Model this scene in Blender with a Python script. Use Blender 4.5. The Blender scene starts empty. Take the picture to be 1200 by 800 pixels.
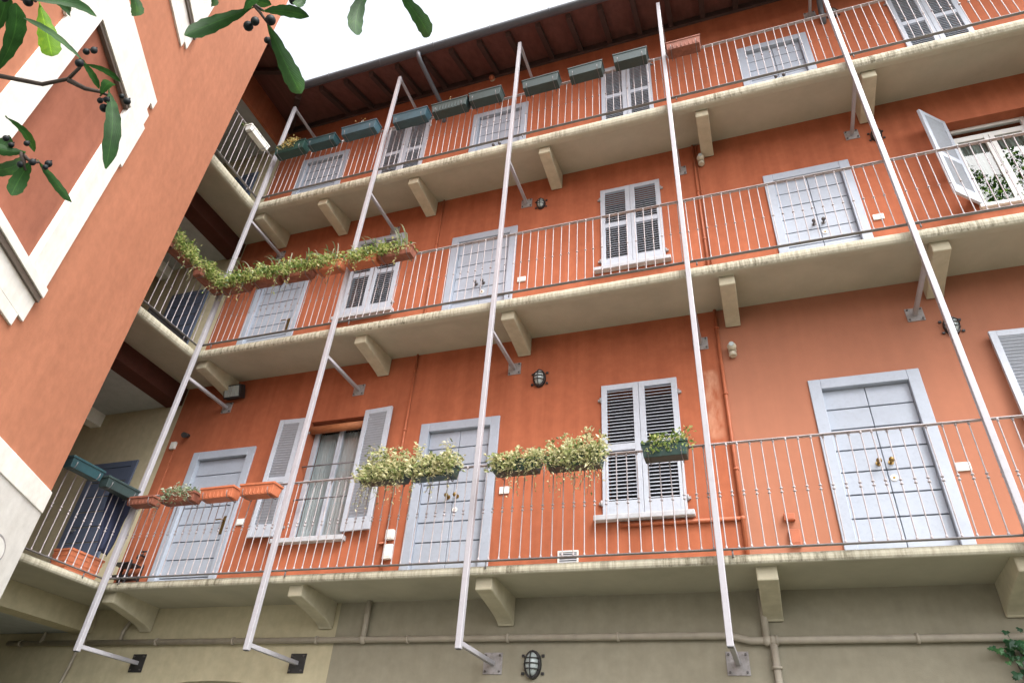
import bpy, math, random
from mathutils import Vector, Matrix
rnd = random.Random(7)
sc = bpy.context.scene
COL = sc.collection

# ------------------------------------------------------------------ camera, sky, sun, exposure
cd = bpy.data.cameras.new('camera'); cam = bpy.data.objects.new('camera', cd); COL.objects.link(cam)
cd.sensor_fit = 'HORIZONTAL'; cd.sensor_width = 36.0; cd.lens = 24.098
cd.clip_start = 0.05; cd.clip_end = 2000
CR = ((0.94362, 0.32478, 0.06397), (0.14010, -0.56694, 0.81176), (0.29991, -0.75703, -0.58048))
CC = (7.0983, -6.8156, -1.9171)
cam.matrix_world = Matrix(((CR[0][0], CR[1][0], CR[2][0], CC[0]), (CR[0][1], CR[1][1], CR[2][1], CC[1]),
                           (CR[0][2], CR[1][2], CR[2][2], CC[2]), (0, 0, 0, 1)))
sc.camera = cam

SUN_AZ = math.atan2(0.72, -0.62); SUN_EL = math.radians(52)
w = bpy.data.worlds.new('World'); sc.world = w; w.use_nodes = True
nt = w.node_tree; bg = nt.nodes['Background']
sky = nt.nodes.new('ShaderNodeTexSky'); sky.sky_type = 'NISHITA'; sky.sun_disc = False
sky.sun_elevation = SUN_EL; sky.sun_rotation = SUN_AZ; sky.dust_density = 4.0; sky.air_density = 1.0
hs = nt.nodes.new('ShaderNodeHueSaturation'); hs.inputs['Saturation'].default_value = 0.22
nt.links.new(sky.outputs[0], hs.inputs['Color']); nt.links.new(hs.outputs[0], bg.inputs[0])
bg.inputs[1].default_value = 0.15
sd = bpy.data.lights.new('sun', 'SUN'); sd.energy = 0.55; sd.angle = math.radians(18); sd.color = (1.0, 0.96, 0.9)
so = bpy.data.objects.new('sun', sd); COL.objects.link(so)
sv = Vector((math.sin(SUN_AZ) * math.cos(SUN_EL), math.cos(SUN_AZ) * math.cos(SUN_EL), math.sin(SUN_EL)))
so.rotation_euler = sv.to_track_quat('Z', 'Y').to_euler()
sc.view_settings.view_transform = 'Standard'; sc.view_settings.look = 'None'
sc.view_settings.gamma = 1.0; sc.view_settings.use_curve_mapping = False
sc.view_settings.exposure = 2.0

# ------------------------------------------------------------------ materials
def new_mat(name):
    m = bpy.data.materials.new(name); m.use_nodes = True
    return m, m.node_tree, m.node_tree.nodes['Principled BSDF']
def N(t, kind, **kw):
    n = t.nodes.new(kind)
    for k, v in kw.items():
        if k in n.inputs: n.inputs[k].default_value = v
        else: setattr(n, k, v)
    return n
def noise(t, scale, detail=5, rough=0.6, stretch=None):
    tc = N(t, 'ShaderNodeTexCoord'); n = N(t, 'ShaderNodeTexNoise', Scale=scale, Detail=detail, Roughness=rough)
    if stretch:
        mp = N(t, 'ShaderNodeMapping'); mp.inputs['Scale'].default_value = stretch
        t.links.new(tc.outputs['Object'], mp.inputs[0]); t.links.new(mp.outputs[0], n.inputs['Vector'])
    else: t.links.new(tc.outputs['Object'], n.inputs['Vector'])
    return n.outputs['Fac']
def ramp(t, fac, stops):
    r = N(t, 'ShaderNodeValToRGB'); e = r.color_ramp.elements
    e[0].position, e[0].color = stops[0][0], (*stops[0][1], 1)
    e[1].position, e[1].color = stops[-1][0], (*stops[-1][1], 1)
    for p, c in stops[1:-1]:
        q = e.new(p); q.color = (*c, 1)
    t.links.new(fac, r.inputs[0]); return r.outputs[0]
def mix(t, fac, a, b, mode='MIX'):
    m = N(t, 'ShaderNodeMix', data_type='RGBA', blend_type=mode)
    for s, v in ((m.inputs[0], fac), (m.inputs[6], a), (m.inputs[7], b)):
        if hasattr(v, 'is_linked'): t.links.new(v, s)
        else: s.default_value = v if not isinstance(v, tuple) or len(v) == 4 else (*v, 1)
    return m.outputs[2]
def bump(t, p, fac, strength, dist=0.01):
    b = N(t, 'ShaderNodeBump', Strength=strength, Distance=dist)
    t.links.new(fac, b.inputs['Height']); t.links.new(b.outputs[0], p.inputs['Normal'])
def sc3(c, k): return tuple(min(1, x * k) for x in c)
def plaster(name, c, var=0.14, bs=0.35, streak=0.12, dirt=(0.8, 0.78, 0.75), extra=None):
    m, t, p = new_mat(name)
    a = ramp(t, noise(t, 0.9, 6, 0.65), [(0.28, sc3(c, 1 - var)), (0.5, c), (0.74, sc3(c, 1 + var))])
    f = ramp(t, noise(t, 9, 4, 0.6), [(0.3, (0.9, 0.9, 0.9)), (0.7, (1.06, 1.06, 1.06))])
    col = mix(t, 1.0, a, f, 'MULTIPLY')
    s = ramp(t, noise(t, 1.0, 5, 0.6, (5, 5, 0.35)), [(0.42, dirt), (0.62, (1, 1, 1))])
    col = mix(t, streak, col, mix(t, 1.0, col, s, 'MULTIPLY'))
    if extra: col = extra(t, col)
    t.links.new(col, p.inputs['Base Color']); p.inputs['Roughness'].default_value = 0.92
    p.inputs['Specular IOR Level'].default_value = 0.2
    nn = noise(t, 110, 3, 0.7); n2 = noise(t, 14, 4, 0.6)
    bump(t, p, mix(t, 0.35, nn, n2), bs, 0.006)
    return m
def paint(name, c, rough=0.45, var=0.08, scale=5, metal=0.0, bs=0.05, grime=0.0, stretch=None):
    m, t, p = new_mat(name)
    col = ramp(t, noise(t, scale, 5, 0.6, stretch), [(0.3, sc3(c, 1 - var)), (0.7, sc3(c, 1 + var))])
    if grime:
        g = ramp(t, noise(t, 22, 5, 0.7), [(0.35, (0.45, 0.4, 0.35)), (0.52, (1, 1, 1))])
        col = mix(t, grime, col, mix(t, 1.0, col, g, 'MULTIPLY'))
    t.links.new(col, p.inputs['Base Color']); p.inputs['Roughness'].default_value = rough
    p.inputs['Metallic'].default_value = metal
    if bs: bump(t, p, noise(t, 60, 3, 0.6), bs, 0.003)
    return m
def repaint(t, col):
    # the wall right of the conduit was repainted in a duller brown; a pale rubbed patch lies left of it
    tc = N(t, 'ShaderNodeTexCoord'); sx = N(t, 'ShaderNodeSeparateXYZ'); t.links.new(tc.outputs['Object'], sx.inputs[0])
    def rng(o, a, b, w_):
        r1 = N(t, 'ShaderNodeMapRange'); r1.inputs[1].default_value = a; r1.inputs[2].default_value = a + w_
        r2 = N(t, 'ShaderNodeMapRange'); r2.inputs[1].default_value = b; r2.inputs[2].default_value = b + w_
        r2.inputs[3].default_value = 1; r2.inputs[4].default_value = 0
        t.links.new(o, r1.inputs[0]); t.links.new(o, r2.inputs[0])
        k = N(t, 'ShaderNodeMath', operation='MULTIPLY'); t.links.new(r1.outputs[0], k.inputs[0]); t.links.new(r2.outputs[0], k.inputs[1])
        return k.outputs[0]
    def both(a, b):
        k = N(t, 'ShaderNodeMath', operation='MULTIPLY'); t.links.new(a, k.inputs[0]); t.links.new(b, k.inputs[1]); return k.outputs[0]
    z1 = rng(sx.outputs[2], 0.0, 3.3, 0.02)
    k = both(rng(sx.outputs[0], 6.975, 20, 0.012), z1)
    col = mix(t, k, col, mix(t, 0.6, col, (0.36, 0.175, 0.115)))
    k2 = both(rng(sx.outputs[0], 6.72, 6.88, 0.05), rng(sx.outputs[2], 1.6, 2.45, 0.05))
    k3 = both(k2, ramp(t, noise(t, 9, 4, 0.6, (1, 1, 0.4)), [(0.35, (0, 0, 0)), (0.7, (0.7, 0.7, 0.7))]))
    return mix(t, k3, col, (0.62, 0.36, 0.24))
M = {}
M['orange'] = plaster('orange_plaster', (0.385, 0.120, 0.060), 0.12, 0.30, 0.5, (0.72, 0.68, 0.66), repaint)
M['orange2'] = plaster('weathered_orange_plaster', (0.46, 0.192, 0.112), 0.09, 0.3, 0.3)
M['lintel_shaded'] = plaster('dark_red_shaded_lintel', (0.085, 0.030, 0.022), 0.2, 0.3, 0.3)  # lintel red darkened so the colour carries the corner's shade
M['infill'] = plaster('rubbed_red_plaster', (0.33, 0.125, 0.078), 0.2, 0.4, 0.5)
M['taupe'] = plaster('taupe_plaster', (0.30, 0.275, 0.21), 0.08, 0.3, 0.3)
M['cream'] = plaster('cream_plaster', (0.50, 0.45, 0.31), 0.08, 0.3, 0.3)
M['white_trim'] = plaster('white_lime_trim', (0.78, 0.77, 0.72), 0.05, 0.3, 0.35)
M['plinth'] = plaster('pale_grey_plinth', (0.62, 0.61, 0.58), 0.05, 0.3, 0.3)
M['grey_soffit'] = plaster('grey_ceiling_paint', (0.40, 0.42, 0.42), 0.05, 0.2, 0.1)
def slab_mat():
    m, t, p = new_mat('stained_concrete')
    c = (0.43, 0.405, 0.315)
    a = ramp(t, noise(t, 1.2, 6, 0.65), [(0.3, sc3(c, 0.84)), (0.7, sc3(c, 1.12))])
    # dark runs below the lip, only on upright faces
    g = N(t, 'ShaderNodeNewGeometry'); s = N(t, 'ShaderNodeSeparateXYZ'); t.links.new(g.outputs['Normal'], s.inputs[0])
    ab = N(t, 'ShaderNodeMath', operation='ABSOLUTE'); t.links.new(s.outputs[2], ab.inputs[0])
    up = N(t, 'ShaderNodeMapRange'); up.inputs[1].default_value = 0.95; up.inputs[2].default_value = 0.5; t.links.new(ab.outputs[0], up.inputs[0])
    st = ramp(t, noise(t, 1.0, 7, 0.75, (26, 26, 1.2)), [(0.42, (1, 1, 1)), (0.62, (0, 0, 0))])
    big = ramp(t, noise(t, 0.9, 4, 0.6, (1, 1, 0.1)), [(0.34, (0.15, 0.15, 0.15)), (0.62, (0.95, 0.95, 0.95))])
    k = mix(t, 1.0, mix(t, 1.0, mix(t, 1.0, (1, 1, 1), st, 'SUBTRACT'), big, 'MULTIPLY'), up.outputs[0], 'MULTIPLY')
    col = mix(t, k, a, (0.10, 0.085, 0.05))
    t.links.new(col, p.inputs['Base Color']); p.inputs['Roughness'].default_value = 0.9
    bump(t, p, noise(t, 50, 4, 0.7), 0.2, 0.004); return m
M['slab'] = slab_mat()
M['corbel'] = plaster('cream_corbel_stone', (0.52, 0.48, 0.36), 0.10, 0.35, 0.4)
M['door'] = paint('blue_grey_door_paint', (0.335, 0.375, 0.445), 0.5, 0.06, 2.2, bs=0.06, grime=0.12)
M['door_navy'] = paint('dark_blue_door_paint', (0.10, 0.13, 0.20), 0.5, 0.1, 3)
M['groove'] = paint('dark_joint', (0.05, 0.06, 0.08), 0.8)
M['shutter'] = paint('pale_blue_grey_shutter_paint', (0.42, 0.455, 0.52), 0.45, 0.06, 6, grime=0.15)
M['sill'] = paint('grey_stone_sill', (0.42, 0.43, 0.46), 0.8, 0.15, 14)
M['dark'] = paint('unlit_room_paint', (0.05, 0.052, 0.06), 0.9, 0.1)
M['frame_white'] = paint('white_window_paint', (0.72, 0.72, 0.70), 0.4, 0.04)
M['pole'] = paint('pale_lilac_steel_paint', (0.335, 0.328, 0.355), 0.38, 0.05, 4, grime=0.12)
M['rail'] = paint('grey_iron_paint', (0.36, 0.325, 0.335), 0.5, 0.14, 8, grime=0.35)
M['rail_dark'] = paint('dark_iron_paint', (0.15, 0.14, 0.145), 0.5, 0.2, 9, grime=0.3)
M['plate'] = paint('weathered_steel_plate', (0.30, 0.28, 0.28), 0.55, 0.2, 12, grime=0.4)
M['plate_black'] = paint('black_steel_plate', (0.025, 0.024, 0.024), 0.5, 0.2, 12)
M['bolt'] = paint('dark_bolt_steel', (0.12, 0.11, 0.11), 0.5, 0.2, 20, metal=0.5)
M['brass'] = paint('brass', (0.26, 0.17, 0.06), 0.4, 0.2, 9, metal=0.8)
M['steel'] = paint('satin_steel', (0.5, 0.5, 0.5), 0.35, 0.1, 9, metal=0.9)
M['black'] = paint('black_enamel', (0.02, 0.02, 0.022), 0.4, 0.2)
M['gutter'] = paint('dark_grey_gutter_metal', (0.085, 0.092, 0.11), 0.45, 0.12, 3)
M['board'] = paint('red_brown_eave_boards', (0.13, 0.05, 0.04), 0.85, 0.25, 1.0, stretch=(12, 1.2, 12), bs=0.2)
M['rafter'] = paint('dark_rafter_wood', (0.055, 0.028, 0.024), 0.85, 0.2, 2.5)
M['tile'] = paint('clay_roof_tile', (0.32, 0.13, 0.08), 0.9, 0.25, 6, bs=0.3)
M['terracotta'] = paint('terracotta_plastic', (0.44, 0.135, 0.062), 0.6, 0.12, 7, grime=0.3)
M['terracotta_old'] = paint('old_red_brown_clay', (0.22, 0.075, 0.045), 0.75, 0.25, 9, grime=0.5)
M['green_pl'] = paint('dark_green_plastic', (0.012, 0.045, 0.038), 0.42, 0.15, 7, grime=0.25)
M['teal_pl'] = paint('faded_teal_plastic', (0.014, 0.05, 0.06), 0.45, 0.15, 7, grime=0.3)
M['grey_green_pl'] = paint('faded_grey_green_plastic', (0.025, 0.045, 0.045), 0.5, 0.15, 7, grime=0.3)
M['blue_pl'] = paint('faded_blue_plastic', (0.028, 0.075, 0.10), 0.45, 0.2, 7, grime=0.3)
M['white_pl'] = paint('white_plastic', (0.72, 0.72, 0.69), 0.5, 0.06, 7, grime=0.2)
M['beige_pl'] = paint('beige_plastic', (0.50, 0.46, 0.36), 0.5, 0.06, 7, grime=0.2)
M['soil'] = paint('dark_potting_soil', (0.03, 0.022, 0.015), 0.95, 0.3, 30, bs=0.5)
M['conduit_orange'] = paint('orange_painted_pipe', (0.36, 0.10, 0.042), 0.6, 0.12, 9)
M['conduit_taupe'] = paint('taupe_painted_pipe', (0.36, 0.32, 0.26), 0.6, 0.12, 9)
M['blind'] = paint('orange_brown_cane_blind', (0.34, 0.12, 0.045), 0.7, 0.3, 3, stretch=(4, 40, 40), bs=0.2)
M['cloth'] = paint('dark_navy_cloth', (0.012, 0.017, 0.045), 0.9, 0.3, 8)
M['paving'] = plaster('pale_courtyard_paving', (0.085, 0.085, 0.065), 0.12, 0.4, 0.0)
M['bark'] = paint('brown_bark', (0.05, 0.036, 0.028), 0.9, 0.3, 30, bs=0.6)
M['berry'] = paint('blue_black_berry_skin', (0.006, 0.009, 0.010), 0.55, 0.3, 40)
M['berry'].node_tree.nodes['Principled BSDF'].inputs['Specular IOR Level'].default_value = 0.22
M['shade_brown'] = paint('brown_painted_shade', (0.11, 0.088, 0.07), 0.6, 0.2, 9)  # brown standing in for shade under the blind-window lintels and sills
def leaf_mat(name, stops, rough=0.4, trans=0.35):
    m, t, p = new_mat(name)
    g = N(t, 'ShaderNodeNewGeometry')
    col = ramp(t, g.outputs['Random Per Island'], stops)
    col = mix(t, 0.35, col, mix(t, 1.0, col, ramp(t, noise(t, 40, 3), [(0.3, (0.6, 0.6, 0.6)), (0.7, (1.25, 1.25, 1.25))]), 'MULTIPLY'))
    t.links.new(col, p.inputs['Base Color']); p.inputs['Roughness'].default_value = rough
    tr = N(t, 'ShaderNodeBsdfTranslucent'); t.links.new(col, tr.inputs[0])
    ms = N(t, 'ShaderNodeMixShader'); ms.inputs[0].default_value = trans
    t.links.new(p.outputs[0], ms.inputs[1]); t.links.new(tr.outputs[0], ms.inputs[2])
    t.links.new(ms.outputs[0], t.nodes['Material Output'].inputs[0]); return m
M['leaf_pale'] = leaf_mat('variegated_pale_leaf', [(0, (0.07, 0.11, 0.03)), (0.22, (0.34, 0.40, 0.16)), (0.5, (0.66, 0.64, 0.38)), (0.85, (0.72, 0.68, 0.42)), (1, (0.10, 0.15, 0.04))])
M['leaf_green'] = leaf_mat('yellow_green_leaf', [(0, (0.06, 0.11, 0.025)), (0.35, (0.20, 0.30, 0.07)), (0.7, (0.46, 0.50, 0.17)), (1, (0.62, 0.58, 0.30))])
M['leaf_dull'] = leaf_mat('grey_green_leaf', [(0, (0.10, 0.15, 0.07)), (0.5, (0.28, 0.34, 0.2)), (1, (0.6, 0.6, 0.5))])
M['leaf_yellow'] = leaf_mat('withered_yellow_leaf', [(0, (0.30, 0.26, 0.08)), (0.5, (0.5, 0.42, 0.17)), (1, (0.4, 0.22, 0.07))])
M['leaf_stem'] = leaf_mat('trailing_stem', [(0, (0.10, 0.07, 0.04)), (1, (0.17, 0.15, 0.06))])
M['leaf_ivy'] = leaf_mat('dark_ivy_leaf', [(0, (0.015, 0.06, 0.025)), (0.5, (0.03, 0.11, 0.045)), (1, (0.07, 0.19, 0.06))], 0.35, 0.2)
M['leaf_reflection'] = leaf_mat('green_reflection_leaf', [(0, (0.008, 0.03, 0.006)), (0.6, (0.03, 0.11, 0.015)), (1, (0.20, 0.38, 0.05))], 0.65, 0.3)  # greens of a garden reflection, built as leaves
def loquat(name, c, trans):
    m, t, p = new_mat(name)
    tc = N(t, 'ShaderNodeTexCoord'); sx = N(t, 'ShaderNodeSeparateXYZ'); t.links.new(tc.outputs['UV'], sx.inputs[0])
    # midrib and side veins from the leaf's own UV
    ab = N(t, 'ShaderNodeMath', operation='ABSOLUTE'); sb = N(t, 'ShaderNodeMath', operation='SUBTRACT'); sb.inputs[1].default_value = 0.5
    t.links.new(sx.outputs[1], sb.inputs[0]); t.links.new(sb.outputs[0], ab.inputs[0])
    ph = N(t, 'ShaderNodeMath', operation='MULTIPLY_ADD'); ph.inputs[1].default_value = 90; t.links.new(sx.outputs[0], ph.inputs[0])
    sk = N(t, 'ShaderNodeMath', operation='MULTIPLY'); sk.inputs[1].default_value = -55; t.links.new(ab.outputs[0], sk.inputs[0]); t.links.new(sk.outputs[0], ph.inputs[2])
    sn = N(t, 'ShaderNodeMath', operation='SINE'); t.links.new(ph.outputs[0], sn.inputs[0])
    v = ramp(t, sn.outputs[0], [(0.55, (1, 1, 1)), (0.98, (1.10, 1.09, 1.05))])
    rb = ramp(t, ab.outputs[0], [(0.015, (1.6, 1.55, 1.3)), (0.04, (1, 1, 1))])
    col = ramp(t, noise(t, 14, 5, 0.65), [(0.28, sc3(c, 0.45)), (0.55, c), (0.74, (c[0] * 2.2, c[1] * 1.6, c[2] * 1.2))])
    col = mix(t, 1.0, mix(t, 1.0, col, v, 'MULTIPLY'), rb, 'MULTIPLY')
    t.links.new(col, p.inputs['Base Color']); p.inputs['Roughness'].default_value = 0.5; p.inputs['Specular IOR Level'].default_value = 0.16
    bump(t, p, sn.outputs[0], 0.12, 0.003)
    tr = N(t, 'ShaderNodeBsdfTranslucent'); t.links.new(col, tr.inputs[0])
    ms = N(t, 'ShaderNodeMixShader'); ms.inputs[0].default_value = trans
    t.links.new(p.outputs[0], ms.inputs[1]); t.links.new(tr.outputs[0], ms.inputs[2])
    t.links.new(ms.outputs[0], t.nodes['Material Output'].inputs[0]); return m
M['loquat'] = loquat('dark_leathery_leaf', (0.022, 0.070, 0.016), 0.36)
M['loquat_young'] = loquat('young_yellow_green_leaf', (0.13, 0.27, 0.02), 0.5)
def glass_mat():
    m, t, p = new_mat('window_glass'); t.nodes.remove(p)
    tr = N(t, 'ShaderNodeBsdfTransparent'); tr.inputs[0].default_value = (0.96, 0.98, 0.98, 1)
    gl = N(t, 'ShaderNodeBsdfGlossy', Roughness=0.02); fr = N(t, 'ShaderNodeFresnel', IOR=1.9)
    ms = N(t, 'ShaderNodeMixShader'); 
    ge = N(t, 'ShaderNodeNewGeometry'); fc = N(t, 'ShaderNodeMath', operation='SUBTRACT'); fc.inputs[0].default_value = 1.0
    mu = N(t, 'ShaderNodeMath', operation='MULTIPLY'); t.links.new(ge.outputs['Backfacing'], fc.inputs[1])
    t.links.new(fc.outputs[0], mu.inputs[0]); t.links.new(fr.outputs[0], mu.inputs[1]); t.links.new(mu.outputs[0], ms.inputs[0])
    t.links.new(tr.outputs[0], ms.inputs[1]); t.links.new(gl.outputs[0], ms.inputs[2])
    t.links.new(ms.outputs[0], t.nodes['Material Output'].inputs[0]); return m
M['glass'] = glass_mat()
M['lamp_glass'] = paint('frosted_lamp_glass', (0.38, 0.43, 0.43), 0.25, 0.1)
def curtain_mat(name, c):
    m, t, p = new_mat(name)
    p.inputs['Base Color'].default_value = (*c, 1); p.inputs['Roughness'].default_value = 0.9
    tr = N(t, 'ShaderNodeBsdfTranslucent'); tr.inputs[0].default_value = (*c, 1)
    ms = N(t, 'ShaderNodeMixShader'); ms.inputs[0].default_value = 0.35
    t.links.new(p.outputs[0], ms.inputs[1]); t.links.new(tr.outputs[0], ms.inputs[2])
    t.links.new(ms.outputs[0], t.nodes['Material Output'].inputs[0]); return m
M['curtain'] = curtain_mat('sheer_white_curtain', (0.54, 0.58, 0.60))
M['curtain_green'] = curtain_mat('sheer_grey_green_curtain', (0.27, 0.31, 0.285))

# ------------------------------------------------------------------ mesh helpers
class MB:
    def __init__(s): s.v = []; s.f = []; s.sm = []; s.uv = None
    def add(s, vs, fs, smooth=False):
        o = len(s.v); s.v += [tuple(v) for v in vs]
        for f in fs: s.f.append(tuple(i + o for i in f)); s.sm.append(smooth)
        return s
    def box(s, x0, x1, y0, y1, z0, z1, mt=None):
        vs = [Vector((x, y, z)) for x in (x0, x1) for y in (y0, y1) for z in (z0, z1)]
        if mt is not None: vs = [mt @ v for v in vs]
        return s.add(vs, [(0, 1, 3, 2), (4, 6, 7, 5), (0, 4, 5, 1), (2, 3, 7, 6), (0, 2, 6, 4), (1, 5, 7, 3)])
    def quad(s, a, b, c, d): return s.add([a, b, c, d], [(0, 1, 2, 3)])
    def prism(s, poly, ax, a, b):
        # poly in the two other axes (in xyz order), extruded along ax from a to b
        def pt(u, w_, k):
            return {0: (k, u, w_), 1: (u, k, w_), 2: (u, w_, k)}[ax]
        n = len(poly); vs = [pt(*p, a) for p in poly] + [pt(*p, b) for p in poly]
        fs = [(i, (i + 1) % n, n + (i + 1) % n, n + i) for i in range(n)] + [tuple(range(n))[::-1], tuple(range(n, 2 * n))]
        return s.add(vs, fs)
    def tube(s, pts, r, n=8, smooth=True, caps=True):
        pts = [Vector(p) for p in pts]; rs = r if isinstance(r, (list, tuple)) else [r] * len(pts)
        vs = []; up = None
        for i, p in enumerate(pts):
            d = (pts[min(i + 1, len(pts) - 1)] - pts[max(i - 1, 0)]).normalized()
            if up is None: up = d.orthogonal().normalized()
            up = (up - d * up.dot(d)).normalized(); q = d.cross(up)
            for k in range(n):
                a = 2 * math.pi * k / n + (math.pi / 4 if n == 4 else 0)
                vs.append(p + (up * math.cos(a) + q * math.sin(a)) * rs[i])
        fs = [(i * n + k, i * n + (k + 1) % n, (i + 1) * n + (k + 1) % n, (i + 1) * n + k) for i in range(len(pts) - 1) for k in range(n)]
        s.add(vs, fs, smooth and n > 4)
        if caps:
            o = len(s.v) - len(vs); s.f.append(tuple(o + k for k in range(n))[::-1]); s.sm.append(False)
            o2 = len(s.v) - n; s.f.append(tuple(o2 + k for k in range(n))); s.sm.append(False)
        return s
    def ball(s, c, r, nu=10, nv=7, sc_=(1, 1, 1)):
        vs = [(c[0], c[1], c[2] - r * sc_[2])]
        for j in range(1, nv):
            ph = -math.pi / 2 + math.pi * j / nv
            for i in range(nu):
                a = 2 * math.pi * i / nu
                vs.append((c[0] + r * sc_[0] * math.cos(ph) * math.cos(a), c[1] + r * sc_[1] * math.cos(ph) * math.sin(a), c[2] + r * sc_[2] * math.sin(ph)))
        vs.append((c[0], c[1], c[2] + r * sc_[2])); fs = []; L = len(vs) - 1
        for i in range(nu):
            fs.append((0, 1 + (i + 1) % nu, 1 + i)); fs.append((L, L - nu + i, L - nu + (i + 1) % nu))
            for j in range(nv - 2):
                a = 1 + j * nu; fs.append((a + i, a + (i + 1) % nu, a + nu + (i + 1) % nu, a + nu + i))
        return s.add(vs, fs, True)
    def build(s, name, mat, parent=None, bevel=0.0, **props):
        me = bpy.data.meshes.new(name); me.from_pydata(s.v, [], s.f)
        me.polygons.foreach_set('use_smooth', s.sm)
        if s.uv:
            ul = me.uv_layers.new(name='UVMap')
            for li, lp in enumerate(me.loops): ul.data[li].uv = s.uv[lp.vertex_index]
        me.materials.append(mat); me.update()
        o = bpy.data.objects.new(name, me); COL.objects.link(o)
        if parent is not None: o.parent = parent
        if bevel:
            b = o.modifiers.new('Bevel', 'BEVEL'); b.width = bevel; b.segments = 2; b.limit_method = 'ANGLE'; b.angle_limit = math.radians(50)
        for k, v in props.items(): o[k] = v
        return o
def tag(o, label, cat, group=None):
    o['label'] = label; o['category'] = cat
    if group: o['group'] = group
    return o
def thing(name, label, cat, loc=(0, 0, 0), rot=(0, 0, 0), group=None):
    o = bpy.data.objects.new(name, None); COL.objects.link(o); o.empty_display_size = 0.1
    o.location = loc; o.rotation_euler = rot
    return tag(o, label, cat, group)
def copy_tree(o, parent=None):
    c = o.copy(); COL.objects.link(c)
    if parent is not None: c.parent = parent
    for ch in list(o.children): copy_tree(ch, c)
    return c
def relabel(o, label): o['label'] = label; return o

# ------------------------------------------------------------------ ground
GZ = -3.5
g = MB(); g.quad((-300, -300, GZ), (300, -300, GZ), (300, 300, GZ), (-300, 300, GZ))
g.build('ground', M['paving'], kind='structure')

# ------------------------------------------------------------------ main building
XE = 12.6
bld = thing('apartment_building', 'orange plastered courtyard apartment house with three storeys of long railed galleries under a dark eave', 'building')
FLOOR = (0.11, 3.36, 6.385)              # gallery walking levels
SOFW = (0.03, 3.31, 6.37)                # underside of the slab at the wall
SOFF = (0.025, 3.225, 6.20)              # underside at the lip
DOORS = [(-0.30, 0.76, 0, 2.16, 1), (3.265, 4.325, 0, 2.20, 2), (7.82, 8.875, 0, 2.19, 2),
         (-0.26, 0.775, 1, 5.42, 1), (3.29, 4.35, 1, 5.445, 2), (7.82, 8.87, 1, 5.43, 2),
         (-0.25, 0.785, 2, 8.43, 1), (3.33, 4.36, 2, 8.485, 2), (7.84, 8.87, 2, 8.43, 2)]
WINS = [(1.56, 2.42, 0.80, 2.44, 'flat'), (5.585, 6.46, 0.83, 2.435, 'shut'), (10.02, 10.90, 0.82, 2.44, 'flat'),
        (1.56, 2.43, 4.22, 5.80, 'shut'), (5.61, 6.465, 4.28, 5.80, 'shut'), (10.05, 10.95, 4.24, 5.74, 'ajar'),
        (1.58, 2.44, 7.13, 8.72, 'shut'), (5.655, 6.485, 7.15, 8.84, 'shut'), (10.05, 10.88, 7.15, 8.80, 'shut')]
def wall_mesh(x0, x1, z0, z1, holes, depth=0.30, y=0.0):
    mb = MB(); xs = sorted({x0, x1, *[h[0] for h in holes], *[h[1] for h in holes]}); zs = sorted({z0, z1, *[h[2] for h in holes], *[h[3] for h in holes]})
    for i in range(len(xs) - 1):
        for j in range(len(zs) - 1):
            cx, cz = (xs[i] + xs[i + 1]) / 2, (zs[j] + zs[j + 1]) / 2
            if any(h[0] < cx < h[1] and h[2] < cz < h[3] for h in holes): continue
            mb.quad((xs[i], y, zs[j]), (xs[i + 1], y, zs[j]), (xs[i + 1], y, zs[j + 1]), (xs[i], y, zs[j + 1]))
    for a, b, c, d in [h[:4] for h in holes]:
        mb.quad((a, y, c), (a, y, d), (a, y + depth, d), (a, y + depth, c)); mb.quad((b, y, d), (b, y, c), (b, y + depth, c), (b, y + depth, d))
        mb.quad((a, y, d), (b, y, d), (b, y + depth, d), (a, y + depth, d)); mb.quad((b, y, c), (a, y, c), (a, y + depth, c), (b, y + depth, c))
    return mb
holes = []
for a, b, fl, top, n in DOORS: holes.append((a + 0.105, b - 0.105, FLOOR[fl], top - 0.105))
for a, b, c, d, k in WINS: holes.append((a + 0.03, b - 0.03, c + 0.02, d - 0.02) if k == 'shut' else (a, b, c, d))
wall_mesh(-0.88, XE, 0.07, 9.80, holes).build('wall', M['orange'], bld)
# ground storey, two colours, flat arch over the passage
def arch_top(cx, hw, z, rise, n=14):
    R = (hw * hw + rise * rise) / (2 * rise)
    return [(cx - hw + 2 * hw * i / n, z - R + math.sqrt(R * R - (2 * hw * i / n - hw) ** 2)) for i in range(n + 1)]
mb = MB(); ar = arch_top(1.16, 1.2, -0.765, 0.16)
for (xa, za), (xb, zb) in zip(ar[:-1], ar[1:]):
    mb.quad((xa, 0, za), (xb, 0, zb), (xb, 0, 0.07), (xa, 0, 0.07))
    mb.quad((xa, 0, za), (xa, 0.5, za), (xb, 0.5, zb), (xb, 0, zb))
mb.quad((-0.88, 0, GZ), (-0.04, 0, GZ), (-0.04, 0, 0.07), (-0.88, 0, 0.07)); mb.quad((2.36, 0, GZ), (2.61, 0, GZ), (2.61, 0, 0.07), (2.36, 0, 0.07))
mb.quad((-0.04, 0, GZ), (-0.04, 0.5, GZ), (-0.04, 0.5, -0.92), (-0.04, 0, -0.92)); mb.quad((2.36, 0, GZ), (2.36, 0.5, GZ), (2.36, 0.5, -0.92), (2.36, 0, -0.92))
mb.build('passage_wall', M['cream'], bld, label='pale cream ground floor wall round the passage arch')
mb = MB(); mb.quad((-0.1, 0.5, GZ), (2.5, 0.5, GZ), (2.5, 0.5, -0.7), (-0.1, 0.5, -0.7)); mb.build('passage_door', M['grey_soffit'], bld)
mb = MB(); mb.box(2.61, XE, 0, 0.3, GZ, 0.07); mb.build('plinth_wall', M['taupe'], bld, label='taupe ground floor wall')
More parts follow.
